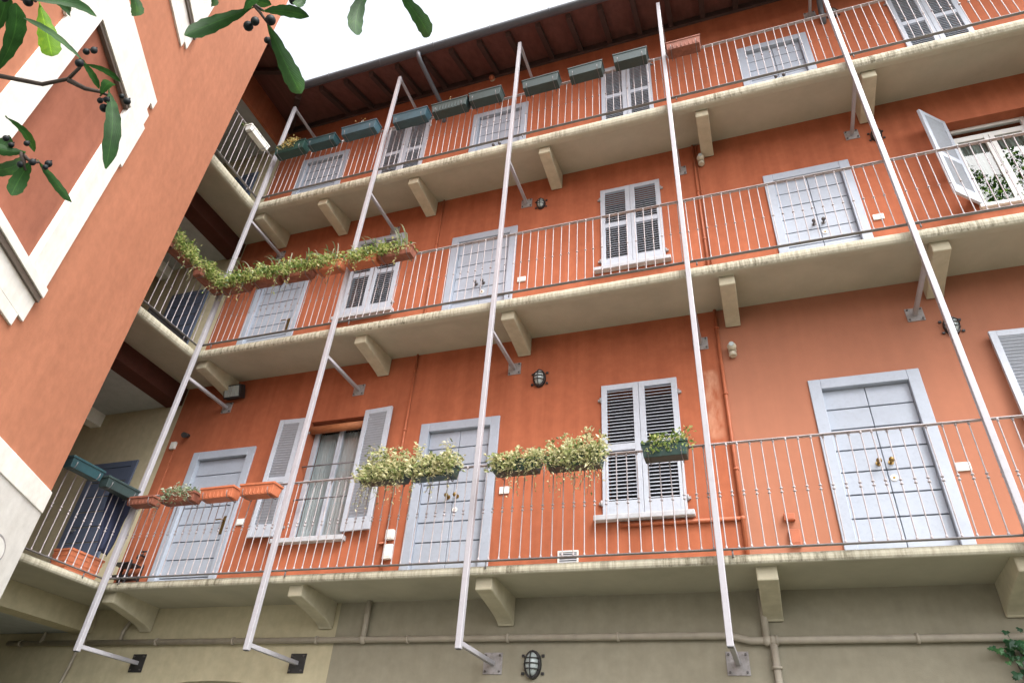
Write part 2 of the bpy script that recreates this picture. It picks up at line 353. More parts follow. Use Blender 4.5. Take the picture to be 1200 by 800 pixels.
# wing at the corner: open loggias behind the side galleries
mb = MB(); mb.quad((-4.2, 0, GZ), (-0.88, 0, GZ), (-0.88, 0, 9.8), (-4.2, 0, 9.8))
mb.build('loggia_wall', M['cream'], bld, label='cream plaster back wall of the corner loggias')
for zb, zt in ((3.02, 3.307), (6.07, 6.367), (9.00, 9.72)):
    mb = MB(); mb.box(-0.97 if zb > 8 else -1.20, -0.90, -2.4, -0.003, zb, zt); mb.build('lintel', M['orange'] if zb > 8 else M['lintel_shaded'], bld)  # the lower two have the corner shade painted into their red
mb = MB(); mb.box(-1.20, -0.90, -2.4, -0.003, -0.25, 0.027); mb.build('lintel', M['cream'], bld)
for zb, zt in ((-0.235, 0.02), (3.04, 3.24), (6.10, 6.25), (9.05, 9.4)):
    mb = MB(); mb.box(-4.2, -0.973 if zb > 8 else -1.203, -2.4, -0.003, zb, zt); mb.build('loggia_ceiling', M['grey_soffit'], bld)
for z in (2.83, 5.9):
    mb = MB(); mb.box(-2.62, -2.42, -2.4, -0.003, z, z + 0.23); mb.build('ceiling_beam', M['white_trim'], bld)
mb = MB(); mb.quad((-4.2, -2.4, GZ), (-4.2, 0, GZ), (-4.2, 0, 9.8), (-4.2, -2.4, 9.8)); mb.build('loggia_end_wall', M['cream'], bld)
mb = MB(); mb.box(-1.45, -0.906, -2.41, -2.2, GZ, 9.2); mb.build('loggia_pier', M['cream'], bld)
mb = MB(); mb.box(-4.3, XE, 0.62, 6.0, GZ, 9.0); mb.build('rear_wall', M['dark'], bld)

# galleries: slab with a rounded lip, then its corbels as sub-parts
def lip(y0, zb, zt, n=6):
    # profile from the wall to the rounded outer edge, as (y, z)
    r = (zt - zb) / 2
    return [(y0 - r * 0.55 * math.cos(a), (zb + zt) / 2 + r * math.sin(a)) for a in [(-math.pi / 2 + math.pi * i / n) for i in range(n + 1)]]
def corbel_poly(y_front, z0, drop, zw):
    h = 0.11; pts = [(-0.004, zw + 0.012), (y_front, z0 + 0.034), (y_front, z0 - h)]
    for i in range(1, 9):
        a = math.pi / 2 * i / 9
        pts.append((y_front + 0.02 + (-0.05 - y_front) * math.sin(a) ** 1.25 , z0 - h - (drop - h) * (1 - math.cos(a)) ** 0.62))
    pts += [(-0.03, z0 - drop), (-0.004, z0 - drop + 0.01)]
    return pts
CORB = [(-0.04, 2.48, 4.58, 7.12, 8.99), (-0.02, 2.55, 4.59, 7.16, 9.25), (-0.02, 1.20, 2.83, 4.94, 7.17, 9.23, 11.3)]
for k in range(3):
    zt, zw, zf = FLOOR[k], SOFW[k], SOFF[k]
    lp = lip(-0.775, zf, zt)
    def mitred(poly, along):
        # the edge profile (distance from wall, height), cut on the diagonal of the inner corner
        n = len(poly); m_ = MB()
        if along == 'x': vs = [(-0.9 - y, y, z) for y, z in poly] + [(XE, y, z) for y, z in poly]
        else: vs = [(-0.9 - y, y, z) for y, z in poly] + [(-0.9 - y, -2.5, z) for y, z in poly]
        fs = [(i, (i + 1) % n, n + (i + 1) % n, n + i) for i in range(n)] + [tuple(range(n))[::-1], tuple(range(n, 2 * n))]
        return m_.add(vs, fs if along == 'x' else [f[::-1] for f in fs])
    prof = [(0.0, zw), (-0.70, zf + 0.028), (-0.715, zf)] + lp + [(0.0, zt)]
    sl = mitred(prof, 'x').build('gallery', M['slab'], bld)
    wl = mitred(prof, 'y').build('gallery', M['slab'], bld)
    mb = MB(); mb.box(-4.2, -0.903, -2.5, -0.004, zw - 0.0015, zt - 0.001); mb.build('loggia_floor', M['slab'], bld)
    for x in CORB[k]:
        c = MB(); c.prism(corbel_poly(-0.70, zf, zf - (-0.25, 3.03, 6.05)[k], zw), 0, x - 0.085, x + 0.085)
        c.build('corbel', M['corbel'], sl, bevel=0.012)

# ------------------------------------------------------------------ doors
def shut_leaf(w_, h, zmid, slope, louvre_bottom=0.16):
    """one louvred leaf in its own frame of reference: x 0..w, z 0..h, front face at y = 0"""
    st = 0.066; th = 0.036; mb = MB()
    mb.box(0, st, 0, th, 0, h); mb.box(w_ - st, w_, 0, th, 0, h)
    bands = [(0, louvre_bottom), (zmid - 0.04, zmid + 0.04), (h - 0.07, h)]
    for a, b in bands: mb.box(st, w_ - st, 0.002, th - 0.002, a, b)
    for a, b in ((louvre_bottom, zmid - 0.04), (zmid + 0.04, h - 0.07)):
        n = max(3, int((b - a) / (0.040 if slope > 0 else 0.037))); d = (b - a) / n
        for i in range(n):
            z = a + d * (i + 0.5)
            mt = Matrix.Translation((0, th / 2, z)) @ Matrix.Rotation(math.radians(slope), 4, 'X')
            mb.box(st - 0.004, w_ - st + 0.004, -0.019, 0.019, -0.0035, 0.0035, mt)
    return mb
def door(a, b, fl, top, leaves, single_handle='left'):
    zb = FLOOR[fl]; f = 0.118; mb = MB()
    mb.box(a, a + f, -0.022, 0.10, zb, top); mb.box(b - f, b, -0.022, 0.10, zb, top); mb.box(a + f, b - f, -0.021, 0.10, top - f, top)
    fr = mb.build('door', M['door'], bld, bevel=0.006)
    L = MB(); J = MB(); x0, x1, zt = a + f, b - f, top - f
    n = int((zt - zb) / 0.234) + 1; zs = [zt - 0.234 * i for i in range(n + 1)]
    w_ = (x1 - x0) / leaves
    for q in range(leaves):
        xa, xb = x0 + q * w_ + (0.004 if q else 0.003), x0 + (q + 1) * w_ - 0.003
        for i in range(n):
            zc, zd = zs[i] - 0.004, max(zs[i + 1] + 0.009, zb + 0.012)
            if zc - zd > 0.02: L.box(xa, xb, 0.040 if i else 0.041, 0.075, zd, zc)
    L.build('door_leaf', M['door'], fr, bevel=0.004)
    J.box(x0, x1, 0.062, 0.09, zb, zt); J.build('board_joint', M['groove'], fr)
    zh = zb + 1.10
    if leaves == 2:
        xm = (x0 + x1) / 2
        for s in (-0.055, 0.055):
            h = MB(); h.tube([(xm + s, 0.041, zh), (xm + s, 0.034, zh)], 0.026, 12); h.tube([(xm + s, 0.036, zh), (xm + s, -0.012, zh)], 0.010, 8); h.ball((xm + s, -0.028, zh), 0.027)
            h.build('handle', M['brass'] if fl == 0 else M['bolt'], fr)
        h = MB(); h.tube([(xm + 0.045, 0.041, zh - 0.16), (xm + 0.045, 0.032, zh - 0.16)], 0.032, 14); h.build('lock_plate', M['white_pl'], fr)
        h = MB(); h.tube([(xm + 0.045, 0.033, zh - 0.16), (xm + 0.045, 0.026, zh - 0.16)], 0.012, 10); h.build('lock', M['brass'], fr)
    else:
        xh = x1 - 0.075
        h = MB(); h.box(xh - 0.02, xh + 0.02, 0.030, 0.0405, zh - 0.26, zh - 0.02); h.build('lock_plate', M['brass'], fr)
        h = MB(); h.tube([(xh, 0.034, zh - 0.08), (xh, -0.015, zh - 0.08), (xh - 0.02, -0.02, zh - 0.08), (xh - 0.11, -0.02, zh - 0.085)], 0.009, 8); h.build('handle', M['brass'], fr)
    return fr
for d in DOORS: door(*d)
for fl, top, x0, x1 in ((0, 2.15, -2.15, -1.30), (1, 5.42, -2.12, -1.30), (2, 8.45, -2.12, -1.30)):
    mb = MB(); zb = FLOOR[fl]
    mb.box(x0, x0 + 0.09, -0.03, -0.003, zb, top); mb.box(x1 - 0.09, x1, -0.03, -0.003, zb, top); mb.box(x0 + 0.09, x1 - 0.09, -0.029, -0.003, top - 0.09, top)
    fr = mb.build('door', M['door_navy'], bld, bevel=0.005, label='dark blue loggia door')
    mb = MB(); z = top - 0.09
    while z - 0.22 > zb: mb.box(x0 + 0.092, x1 - 0.092, -0.018, -0.003, z - 0.212, z - 0.003); z -= 0.225
    mb.box(x0 + 0.092, x1 - 0.092, -0.018, -0.003, zb, z - 0.003); mb.build('door_leaf', M['door_navy'], fr, bevel=0.003)
    mb = MB(); mb.tube([(x0 + 0.16, -0.018, zb + 1.0), (x0 + 0.16, -0.06, zb + 1.0), (x0 + 0.26, -0.062, zb + 1.0)], 0.01, 8); mb.build('handle', M['steel'], fr)

# ------------------------------------------------------------------ windows
def add_leaf(fr, w_, h, zmid, x, y, z, ang, flip=False, lb=0.16, slope=-48):
    mb = shut_leaf(w_, h, zmid, slope, lb)
    if flip: mb.v = [(-p[0], p[1], p[2]) for p in mb.v]; mb.f = [f[::-1] for f in mb.f]
    o = mb.build('shutter', M['shutter'], fr, bevel=0.003); o.location = (x, y, z); o.rotation_euler = (0, 0, ang); return o
def hinge(fr, x, z):
    mb = MB(); mb.box(x - 0.03, x + 0.03, -0.02, 0.0, z - 0.014, z + 0.014); mb.tube([(x, -0.024, z - 0.03), (x, -0.024, z + 0.03)], 0.011, 8); mb.build('hinge', M['plate'], fr)
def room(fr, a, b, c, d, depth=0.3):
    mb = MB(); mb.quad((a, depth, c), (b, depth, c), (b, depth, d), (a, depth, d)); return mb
def window(a, b, c, d, kind, idx):
    h = d - c
    s = MB()
    if kind == 'ajar': s.box(a - 0.04, b + 0.04, -0.05, 0.12, c - 0.05, c)
    else: s.box(a - 0.09, b + 0.07, -0.085, 0.0 if kind == 'shut' else 0.1, c - 0.062, c - 0.003)
    if kind == 'shut':
        fr = MB(); f = 0.03
        fr.box(a + f, a + f + 0.02, 0.03, 0.08, c + 0.02, d - 0.02); fr.box(b - f - 0.02, b - f, 0.03, 0.08, c + 0.02, d - 0.02)
        fr = fr.build('window', M['shutter'], bld)
        w_ = (b - a) / 2 - 0.002; zm = h * (0.515 if idx != 1 else 0.49)
        add_leaf(fr, w_, h, zm, a, -0.028, c, 0, slope=36); add_leaf(fr, w_, h, zm, b, -0.028, c, 0, True, slope=36)
        for z in (c + h * 0.09, c + h * 0.88): hinge(fr, a - 0.012, z); hinge(fr, b + 0.012, z)
        room(fr, a, b, c, d, 0.28).build('dark_room', M['dark'], fr)
        s.build('sill', M['sill'], fr, bevel=0.008); return fr
    # openings with glazing: white casement, curtains behind it
    y = 0.14; fw = 0.05; F = MB(); xm = (a + b) / 2
    wh = M['frame_white'] if kind == 'ajar' else M['shutter']
    F.box(a + 0.002, a + fw, y, y + 0.05, c, d); F.box(b - fw, b - 0.002, y, y + 0.05, c, d); F.box(a + fw, b - fw, y + 0.001, y + 0.05, d - fw, d - 0.002); F.box(a + fw, b - fw, y + 0.001, y + 0.05, c + 0.001, c + fw)
    fr = F.build('window', wh, bld, bevel=0.006)
    tz = d - 0.20 if kind == 'ajar' else d - fw
    if kind == 'ajar':
        mb = MB(); mb.box(a + fw, b - fw, y - 0.004, y + 0.046, tz, tz + 0.035); mb.build('transom', wh, fr, bevel=0.004)
    for q in range(2):
        xa, xb = (a + fw, xm) if q == 0 else (xm, b - fw); k = 0.055 if kind == 'ajar' else 0.035
        mb = MB(); yo = y - 0.012
        mb.box(xa + 0.002, xa + k, yo, yo + 0.045, c + fw, tz); mb.box(xb - k, xb - 0.002, yo, yo + 0.045, c + fw, tz)
        mb.box(xa + k, xb - k, yo + 0.001, yo + 0.044, tz - k, tz - 0.002); mb.box(xa + k, xb - k, yo + 0.001, yo + 0.044, c + fw + 0.002, c + fw + k)
        mb.build('sash', wh, fr, bevel=0.004)
        mb = MB(); mb.box(xa + k - 0.004, xb - k + 0.004, yo + 0.02, yo + 0.026, c + fw + k - 0.004, tz - k + 0.004); mb.build('pane', M['glass'], fr)
    if kind == 'ajar':
        mb = MB(); mb.box(a + fw, b - fw, y + 0.02, y + 0.026, tz + 0.03, d - fw); mb.build('pane', M['glass'], fr)
    # curtains with pleats
    def curtain(x0, x1, zt, zb, amp, waves, taper=0.0):
        mb = MB(); n = 90; rows = 14; vs = []
        for j in range(rows + 1):
            t_ = j / rows; z = zt + (zb - zt) * t_
            for i in range(n + 1):
                u = i / n
                x = x0 + (x1 - x0) * u * (1 - taper * t_ ** 1.5)
                vs.append((x, 0.212 + amp * math.sin(u * waves * 6.283 + 0.9 * math.sin(3 * u + 2 * t_)) * (0.6 + 0.4 * math.sin(u * 9 + 1)), z))
        fs = [(j * (n + 1) + i, j * (n + 1) + i + 1, (j + 1) * (n + 1) + i + 1, (j + 1) * (n + 1) + i) for j in range(rows) for i in range(n)]
        return mb.add(vs, fs, True).build('curtain', M['curtain'] if kind == 'flat' else M['curtain_green'], fr)
    if kind == 'flat':
        curtain(a + 0.06, xm - 0.06, d - 0.10, c + 0.06, 0.022, 9); curtain(xm - 0.02, b - 0.05, d - 0.10, c + 0.06, 0.022, 10)
        for z in (c + h * 0.33, c + h * 0.61):
            mb = MB(); mb.tube([(a, 0.05, z), (b, 0.05, z)], 0.010, 8); mb.build('guard_bar', M['rail_dark'], fr)
        mb = MB(); mb.tube([(a + 0.01, 0.045, d - 0.105), (b - 0.01, 0.045, d - 0.105)], 0.055, 14)
        for k in range(3): mb.tube([(a + 0.15 + k * 0.28, 0.045, d - 0.162), (a + 0.15 + k * 0.28, 0.105, d - 0.10), (a + 0.15 + k * 0.28, 0.045, d - 0.044), (a + 0.15 + k * 0.28, -0.012, d - 0.10)], 0.004, 4)
        mb.build('rolled_blind', M['blind'], fr)
    else:
        curtain(xm - 0.04, a + 0.12, d - 0.2, c + 0.05, 0.018, 6, 0.72); curtain(b - 0.06, xm + 0.10, d - 0.2, c + 0.05, 0.018, 6, 0.72)
        refl_leaves = MB()  # leaves added behind the panes in place of a garden reflection
        for i in range(2600):
            u = rnd.uniform(a + 0.06, b - 0.08); v_, z = rnd.uniform(0.165, 0.185), c + 0.08 + rnd.random() * h * (0.46 + 0.14 * math.cos((u - a) * 11.0))
            leaf_quad(refl_leaves, Vector((u, v_, z)), rnd.uniform(0.045, 0.08), rnd, 0.5)
        refl_leaves.build('reflection_leaves', M['leaf_reflection'], fr)
    mb = room(fr, a, b, c, d, 0.56)
    mb.quad((a, 0.29, c), (a, 0.56, c), (a, 0.56, d), (a, 0.29, d)); mb.quad((b, 0.29, c), (b, 0.56, c), (b, 0.56, d), (b, 0.29, d)); mb.quad((a, 0.29, d), (b, 0.29, d), (b, 0.56, d), (a, 0.56, d)); mb.quad((a, 0.29, c), (b, 0.29, c), (b, 0.56, c), (a, 0.56, c))
    mb.build('dark_room', M['dark'], fr)
    w_ = (b - a) / 2 - 0.01
    if kind == 'flat':
        add_leaf(fr, 0.385, h + 0.01, h * 0.46, a - 0.07, -0.075, c + 0.03, math.radians(2.5), True)
        add_leaf(fr, 0.41, h + 0.01, h * 0.46, b + 0.0, -0.06, c + 0.04, math.radians(-4), False)
        for z in (c + h * 0.1, c + h * 0.9): hinge(fr, a - 0.012, z); hinge(fr, b + 0.012, z)
    else:
        add_leaf(fr, 0.44, h, h * 0.46, a + 0.01, -0.03, c, math.radians(-138) + math.pi, True)
        add_leaf(fr, 0.44, h, h * 0.46, b - 0.01, -0.03, c, math.radians(-60), False)
        for z in (c + h * 0.1, c + h * 0.9): hinge(fr, a - 0.012, z)
    s.build('sill', M['sill'] if kind == 'flat' else M['frame_white'], fr, bevel=0.006)
    return fr
def leaf_quad(mb, p, size, r, droop=0.5, direction=None, aspect=0.5):
    d = direction or Vector((r.uniform(-1, 1), r.uniform(-1, 1), r.uniform(-1, 1) * 0.8 + 0.1)).normalized()
    d = Vector(d).normalized(); n = Vector((r.uniform(-1, 1), r.uniform(-1, 1), r.uniform(0.1, 1))).normalized()
    s = d.cross(n)
    if s.length < 0.05: s = d.orthogonal()
    s.normalize(); n = s.cross(d); w_ = size * aspect
    mid = p + d * size * 0.5; tip = p + d * size - Vector((0, 0, size * droop * 0.5))
    mb.add([p, mid + s * w_ * 0.5 + n * w_ * 0.15, mid - n * w_ * 0.1, mid - s * w_ * 0.5 + n * w_ * 0.15, tip],
           [(0, 1, 2), (0, 2, 3), (1, 4, 2), (2, 4, 3)])
for i, a in enumerate(WINS): window(*a, i)

# ------------------------------------------------------------------ roof edge: boards, rafters, gutters
SL = 0.458; ZW = 9.66; EV = 1.00
def roof_poly(mb, y1, thick, off):
    # main slope and the slope over the wing, meeting in a valley
    zt = lambda d: ZW + off - SL * d
    A, B = (-0.9, 0.0), (-0.9 + EV, -EV)
    for k in (0, thick):
        mb.add([(A[0], A[1], zt(0) + k), (B[0], B[1], zt(EV) + k), (XE, -EV, zt(EV) + k), (XE, 0, zt(0) + k)], [(0, 1, 2, 3)])
        mb.add([(A[0], A[1], zt(0) + k), (A[0], -2.4, zt(0) + k), (B[0], -2.4, zt(EV) + k), (B[0], B[1], zt(EV) + k)], [(0, 1, 2, 3)])
    mb.quad((B[0], -EV, zt(EV)), (XE, -EV, zt(EV)), (XE, -EV, zt(EV) + thick), (B[0], -EV, zt(EV) + thick))
    mb.quad((B[0], -2.4, zt(EV)), (B[0], -EV, zt(EV)), (B[0], -EV, zt(EV) + thick), (B[0], -2.4, zt(EV) + thick))
    return mb
rf = roof_poly(MB(), 0, 0.03, 0.0).build('roof', M['board'], bld)
mb = MB()
zr = lambda d: ZW + 0.036 - SL * d
mb.add([(-0.9, 0, zr(0)), (-0.9 + EV, -EV, zr(EV)), (XE, -EV, zr(EV)), (XE, 5.0, zr(-5)), (-5.9, 5.0, zr(-5))], [(0, 1, 2, 3, 4)])
mb.add([(-0.9, 0, zr(0)), (-0.9 + EV, -EV, zr(EV)), (-0.9 + EV, -2.4, zr(EV)), (-5.9, -2.4, zr(-5)), (-5.9, 5.0, zr(-5))], [(0, 4, 3, 2, 1)])
mb.build('tile_covering', M['tile'], rf)
mb = MB()
def rafter(mb, p, q, wd=0.085, hd=0.10):
    p, q = Vector(p), Vector(q); d = (q - p).normalized(); s = d.cross(Vector((0, 0, 1))).normalized(); u = s.cross(d)
    vs = []
    for c in (p, q):
        for a, b in ((-1, 0), (1, 0), (1, -1), (-1, -1)): vs.append(c + s * a * wd / 2 + u * (b * hd - 0.003))
    mb.add(vs, [(0, 1, 2, 3), (7, 6, 5, 4), (0, 4, 5, 1), (1, 5, 6, 2), (2, 6, 7, 3), (3, 7, 4, 0)])
x = 0.52
while x < XE:
    r_ = MB(); rafter(r_, (x, 0.02, ZW), (x, -EV + 0.05, ZW - SL * (EV - 0.05))); r_.build('rafter', M['rafter'], rf); x += 0.532
for y in (-1.45, -1.98):
    r_ = MB(); rafter(r_, (-0.92, y, ZW), (-0.9 + EV - 0.05, y, ZW - SL * (EV - 0.05))); r_.build('rafter', M['rafter'], rf)
r_ = MB(); rafter(r_, (-0.9, 0, ZW - 0.02), (-0.9 + EV - 0.06, -EV + 0.06, ZW - 0.02 - SL * (EV - 0.06)), 0.1, 0.13); r_.build('rafter', M['rafter'], rf)
r_ = MB(); r_.box(-0.9, XE, -0.05, -0.003, ZW - 0.17, ZW - 0.035); r_.build('wall_plate', M['rafter'], rf)
def gutter(path, r=0.076, n=9):
    mb = MB(); vs = []; pts = [Vector(p) for p in path]
    for i, p in enumerate(pts):
        if i == 0: d = (pts[1] - p).normalized(); off = 1
        elif i == len(pts) - 1: d = (p - pts[i - 1]).normalized(); off = 1
        else:
            d1 = (p - pts[i - 1]).normalized(); d2 = (pts[i + 1] - p).normalized(); d = (d1 + d2).normalized(); off = 1 / max(0.3, d.dot(d1))
        s = d.cross(Vector((0, 0, 1))).normalized() * off
        for rr in (r, r - 0.008):
            for k in range(n + 1):
                a = math.pi * k / n; vs.append(p + s * math.cos(a) * rr - Vector((0, 0, 1)) * math.sin(a) * rr)
    m_ = 2 * (n + 1); fs = []
    for i in range(len(pts) - 1):
        for q in range(2):
            for k in range(n):
                a = i * m_ + q * (n + 1) + k; fs.append((a, a + 1, a + 1 + m_, a + m_))
    mb.add(vs, fs, True)
    return mb
ZG = ZW - SL * EV + 0.02
gt = gutter([(-0.9 + EV + 0.06, -2.4, ZG), (-0.9 + EV + 0.06, -EV - 0.06, ZG), (XE, -EV - 0.06, ZG)]).build('gutter', M['gutter'], bld)
mb = MB()
x = 0.8
while x < XE:
    mb.tube([(x, -EV + 0.005, ZG + 0.005), (x, -EV - 0.02, ZG - 0.06), (x, -EV - 0.065, ZG - 0.078), (x, -EV - 0.11, ZG - 0.062), (x, -EV - 0.142, ZG + 0.012)], 0.008, 6); x += 1.06
mb.build('gutter_bracket', M['gutter'], gt)
for px in (2.62, 9.05):
    mb = MB(); mb.tube([(px, -EV - 0.065, ZG - 0.05), (px, -EV - 0.06, ZG - 0.14), (px + 0.02, -EV + 0.02, ZG - 0.22), (px + 0.10, -0.18, ZG - 0.40), (px + 0.11, -0.075, ZG - 0.48), (px + 0.11, -0.07, ZG - 0.62), (px + 0.11, 0.06, ZG - 0.70)], 0.042, 10)
    mb.build('downpipe', M['gutter'], gt)

# ------------------------------------------------------------------ steel posts with their wall ties
PX = (0.0, 2.209, 4.465, 6.770, 9.012, 11.25)
PY = -0.87; PZ0, PZ1 = -0.64, 8.875
def support_post(x, black, label):
    t = thing('support_post', label, 'post', (x, PY, PZ0), group='steel posts in front of the galleries')
    h = 0.0275; mb = MB(); mb.box(-h, h, -h, h, 0, PZ1 - PZ0); mb.build('post', M['pole'], t, bevel=0.006)
    mb = MB(); mb.box(-h + 0.006, h - 0.006, -h + 0.006, h - 0.006, -0.004, 0.0); mb.build('end_cap', M['black'], t)
    for z, pl in ((-0.588, True), (2.862, True), (5.888, True), (PZ1 - 0.028, False)):
        zz = z - PZ0; b = 0.021
        mb = MB(); mb.box(-b, b, h - 0.002, -PY - 0.010, zz - b, zz + b); tie = mb.build('wall_tie', M['pole'], t, bevel=0.004)
        s = 0.098 if z < 0 else 0.085
        mb = MB(); mb.box(-s, s, -PY - 0.012, -PY - 0.001, zz - s, zz + s)
        pm = M['plate_black'] if (black and z < 0) else M['plate']
        mb.build('plate', pm, tie, bevel=0.003)
        for sx in (-1, 1):
            for sz in (-1, 1):
                mb = MB(); mb.tube([(sx * s * 0.74, -PY - 0.011, zz + sz * s * 0.74), (sx * s * 0.74, -PY - 0.026, zz + sz * s * 0.74)], 0.011, 6); mb.build('bolt', M['bolt'], tie)
    return t
for x, bl, lab in zip(PX, (1, 1, 0, 0, 0, 0), (
    'tall grey steel post at the inner corner where the galleries turn left',
    'tall grey steel post with black foot plate, second post from the inner corner',
    'tall grey steel post crossing the middle door, third post from the inner corner',
    'tall white steel post standing right of the closed louvred shutters',
    'tall white steel post leaning out at upper right beside the pale two-leaf doors',
    'steel post outside the right edge of the picture')):
    if x < 10: support_post(x, bl, lab)

# ------------------------------------------------------------------ railings
def bal_mesh(h, lower):
    mb = MB(); r = 0.0056
    mb.tube([(0, 0, 0), (0, 0, h)], r, 7, caps=False)
    zm = h * (0.505 if lower else 0.49)
    for dz in (-0.022, 0.014) if lower else (-0.012,):
        mb.tube([(0, 0, zm + dz - 0.009), (0, 0, zm + dz - 0.004), (0, 0, zm + dz + 0.004), (0, 0, zm + dz + 0.009)], [r * 1.4, r * 2.4, r * 2.4, r * 1.4], 8)
    mb.tube([(0, 0, 0.0), (0, 0, 0.012), (0, 0, 0.03)], [r * 1.9, r * 1.9, r], 8)
    mb.tube([(0, 0, h - 0.032), (0, 0, h - 0.022), (0, 0, h)], [r, r * 2.0, r * 2.0], 8)
    me = bpy.data.meshes.new('baluster'); me.from_pydata(mb.v, [], mb.f); me.polygons.foreach_set('use_smooth', mb.sm); me.materials.append(M['rail']); return me
RAILY = -0.81; RZ = ((0.154, 1.139), (3.441, 4.425), (6.489, 7.489))
def railing(name_label, loc, rot, length, h, me, first, step=0.1035, count=None, end=None):
    t = thing('railing', name_label, 'railing', loc, (0, 0, rot), 'iron railings along the galleries')
    mb = MB(); mb.box(-0.02, length, -0.021, 0.021, h - 0.004, h + 0.006); mb.build('top_rail', M['rail'], t, bevel=0.003)
    mb = MB(); mb.box(-0.02, length, -0.020, 0.020, -0.010, 0.0); mb.build('bottom_rail', M['rail_dark'], t, bevel=0.003)
    mb = MB(); x = 0.25
    while x < length - 0.1: mb.tube([(x, 0, -0.009), (x, 0, -0.075)], 0.008, 6); x += 2.24
    mb.build('foot', M['rail_dark'], t)
    x = first; n = 0
    while x < length - 0.01 and (count is None or n < count):
        o = bpy.data.objects.new('baluster', me); COL.objects.link(o); o.parent = t; o.location = (x, 0, 0)
        o.rotation_euler = (rnd.gauss(0, 0.006), rnd.gauss(0, 0.008), rnd.random() * 6.28); x += step; n += 1
    if x < length - 0.01:
        mb = MB()
        while x < length - 0.01:
            mb.tube([(x, 0, 0), (x, 0, h)], 0.0056, 7, caps=False); mb.tube([(x, 0, h * 0.47), (x, 0, h * 0.5)], 0.014, 7); x += step
        mb.build('far_balusters', M['rail'], t, kind='stuff')
    return t
for k, (z0, z1) in enumerate(RZ):
    me = bal_mesh(z1 - z0, k == 0)
    which = ('lowest', 'middle', 'top')[k]
    railing('long grey iron railing of thin round bars along the front of the %s gallery' % which, (-0.10, RAILY, z0), 0, (9.95, 11.0, 11.9)[k], z1 - z0, me, 0.095, count=(94, 99, 99)[k])
    railing('short grey iron railing closing the side of the %s gallery at the inner corner' % which, (-0.10, RAILY - 0.02, z0), -math.pi / 2, 1.62, z1 - z0, me, 0.10, 0.108)

# ------------------------------------------------------------------ flower boxes
def trough(w_, h, d, mat, parent, ribs=False):
    """open box with tapered sides and a thick rim, bottom centre at the origin"""
    t = 0.006; k = 0.82; mb = MB()
    def ring(sx, sy, z): return [(-sx, -sy, z), (sx, -sy, z), (sx, sy, z), (-sx, sy, z)]
    W, D = w_ / 2, d / 2
    R = [ring(W * 0.93, D * k, 0), ring(W * 0.985, D * 0.97, h - 0.028), ring(W + 0.006, D + 0.006, h - 0.026), ring(W + 0.006, D + 0.006, h), ring(W - t, D - t, h), ring(W * 0.93 - t, D * k - t, 0.012)]
    vs = [p for r in R for p in r]; fs = [(3, 2, 1, 0)]
    for j in range(5):
        for i in range(4): fs.append((j * 4 + i, j * 4 + (i + 1) % 4, (j + 1) * 4 + (i + 1) % 4, (j + 1) * 4 + i))
    fs.append((20, 21, 22, 23)); mb.add(vs, fs)
    if ribs:
        n = int(w_ / 0.055)
        for i in range(n):
            x = -W * 0.93 + (i + 0.5) * W * 1.86 / n
            mb.box(x - 0.007, x + 0.007, -D * 0.935, -D * 0.80, 0.012, h - 0.03)
    return mb.build('trough', mat, parent, bevel=0.004)
def spray(p, n, w_, d, z0, up, size, r, mat, name='foliage', trail=0, dens=1.0):
    mb = MB(); st = MB(); n = int(n * 3.2) if n > 100 else n
    clumps = [(r.uniform(-w_ / 2, w_ / 2) * 0.92, r.uniform(-d / 2, d / 2) * 0.9, r.uniform(0.25, 1.1) * up) for _ in range(max(4, int(w_ / 0.04)))]
    for i in range(n):
        cx, cy, cz = r.choice(clumps)
        q = Vector((cx + r.gauss(0, 0.035), cy + r.gauss(0, 0.035), z0 + cz * r.random() ** 0.9 * (1 - 0.6 * abs(cy) / d) + r.gauss(0, 0.012)))
        if n > 200 and r.random() < (0.36 if size < 0.044 else 0.2): q = Vector((cx + r.gauss(0, 0.04), -d / 2 - r.uniform(0.0, 0.06), z0 + r.uniform(-0.11, 0.07)))
        out = Vector((q.x * 0.6, q.y * 2.0, 0.06)) + Vector((r.uniform(-.3, .3), r.uniform(-.3, .3), r.uniform(-.15, .3)))
        leaf_quad(mb, q, size * (0.45 + 1.1 * r.random() ** 1.6), r, 0.5, out, r.uniform(0.4, 0.7))
    for cx, cy, cz in clumps:
        st.tube([(cx * 0.8, cy * 0.5, z0 - 0.03), (cx, cy, z0 + cz * 0.9)], 0.003, 4, caps=False)
    for k in range(trail):
        x = r.uniform(-w_ / 2, w_ / 2); y = -d / 2 - 0.01; z = z0; pts = [(x, y + 0.03, z0)]
        L = r.uniform(0.08, 0.42)
        for s in range(7):
            x += r.gauss(0, 0.012); y -= 0.01 if s < 2 else r.gauss(0, 0.004); z -= L / 7; pts.append((x, y, z))
            for _ in range(2 if s < 4 else 1): leaf_quad(mb, Vector((x, y, z)), size * r.uniform(0.4, 0.95), r, 0.7)
        st.tube(pts, 0.0022, 4, caps=False)
    f = mb.build(name, mat, p); st.build('stem', M['leaf_stem'], f); return f
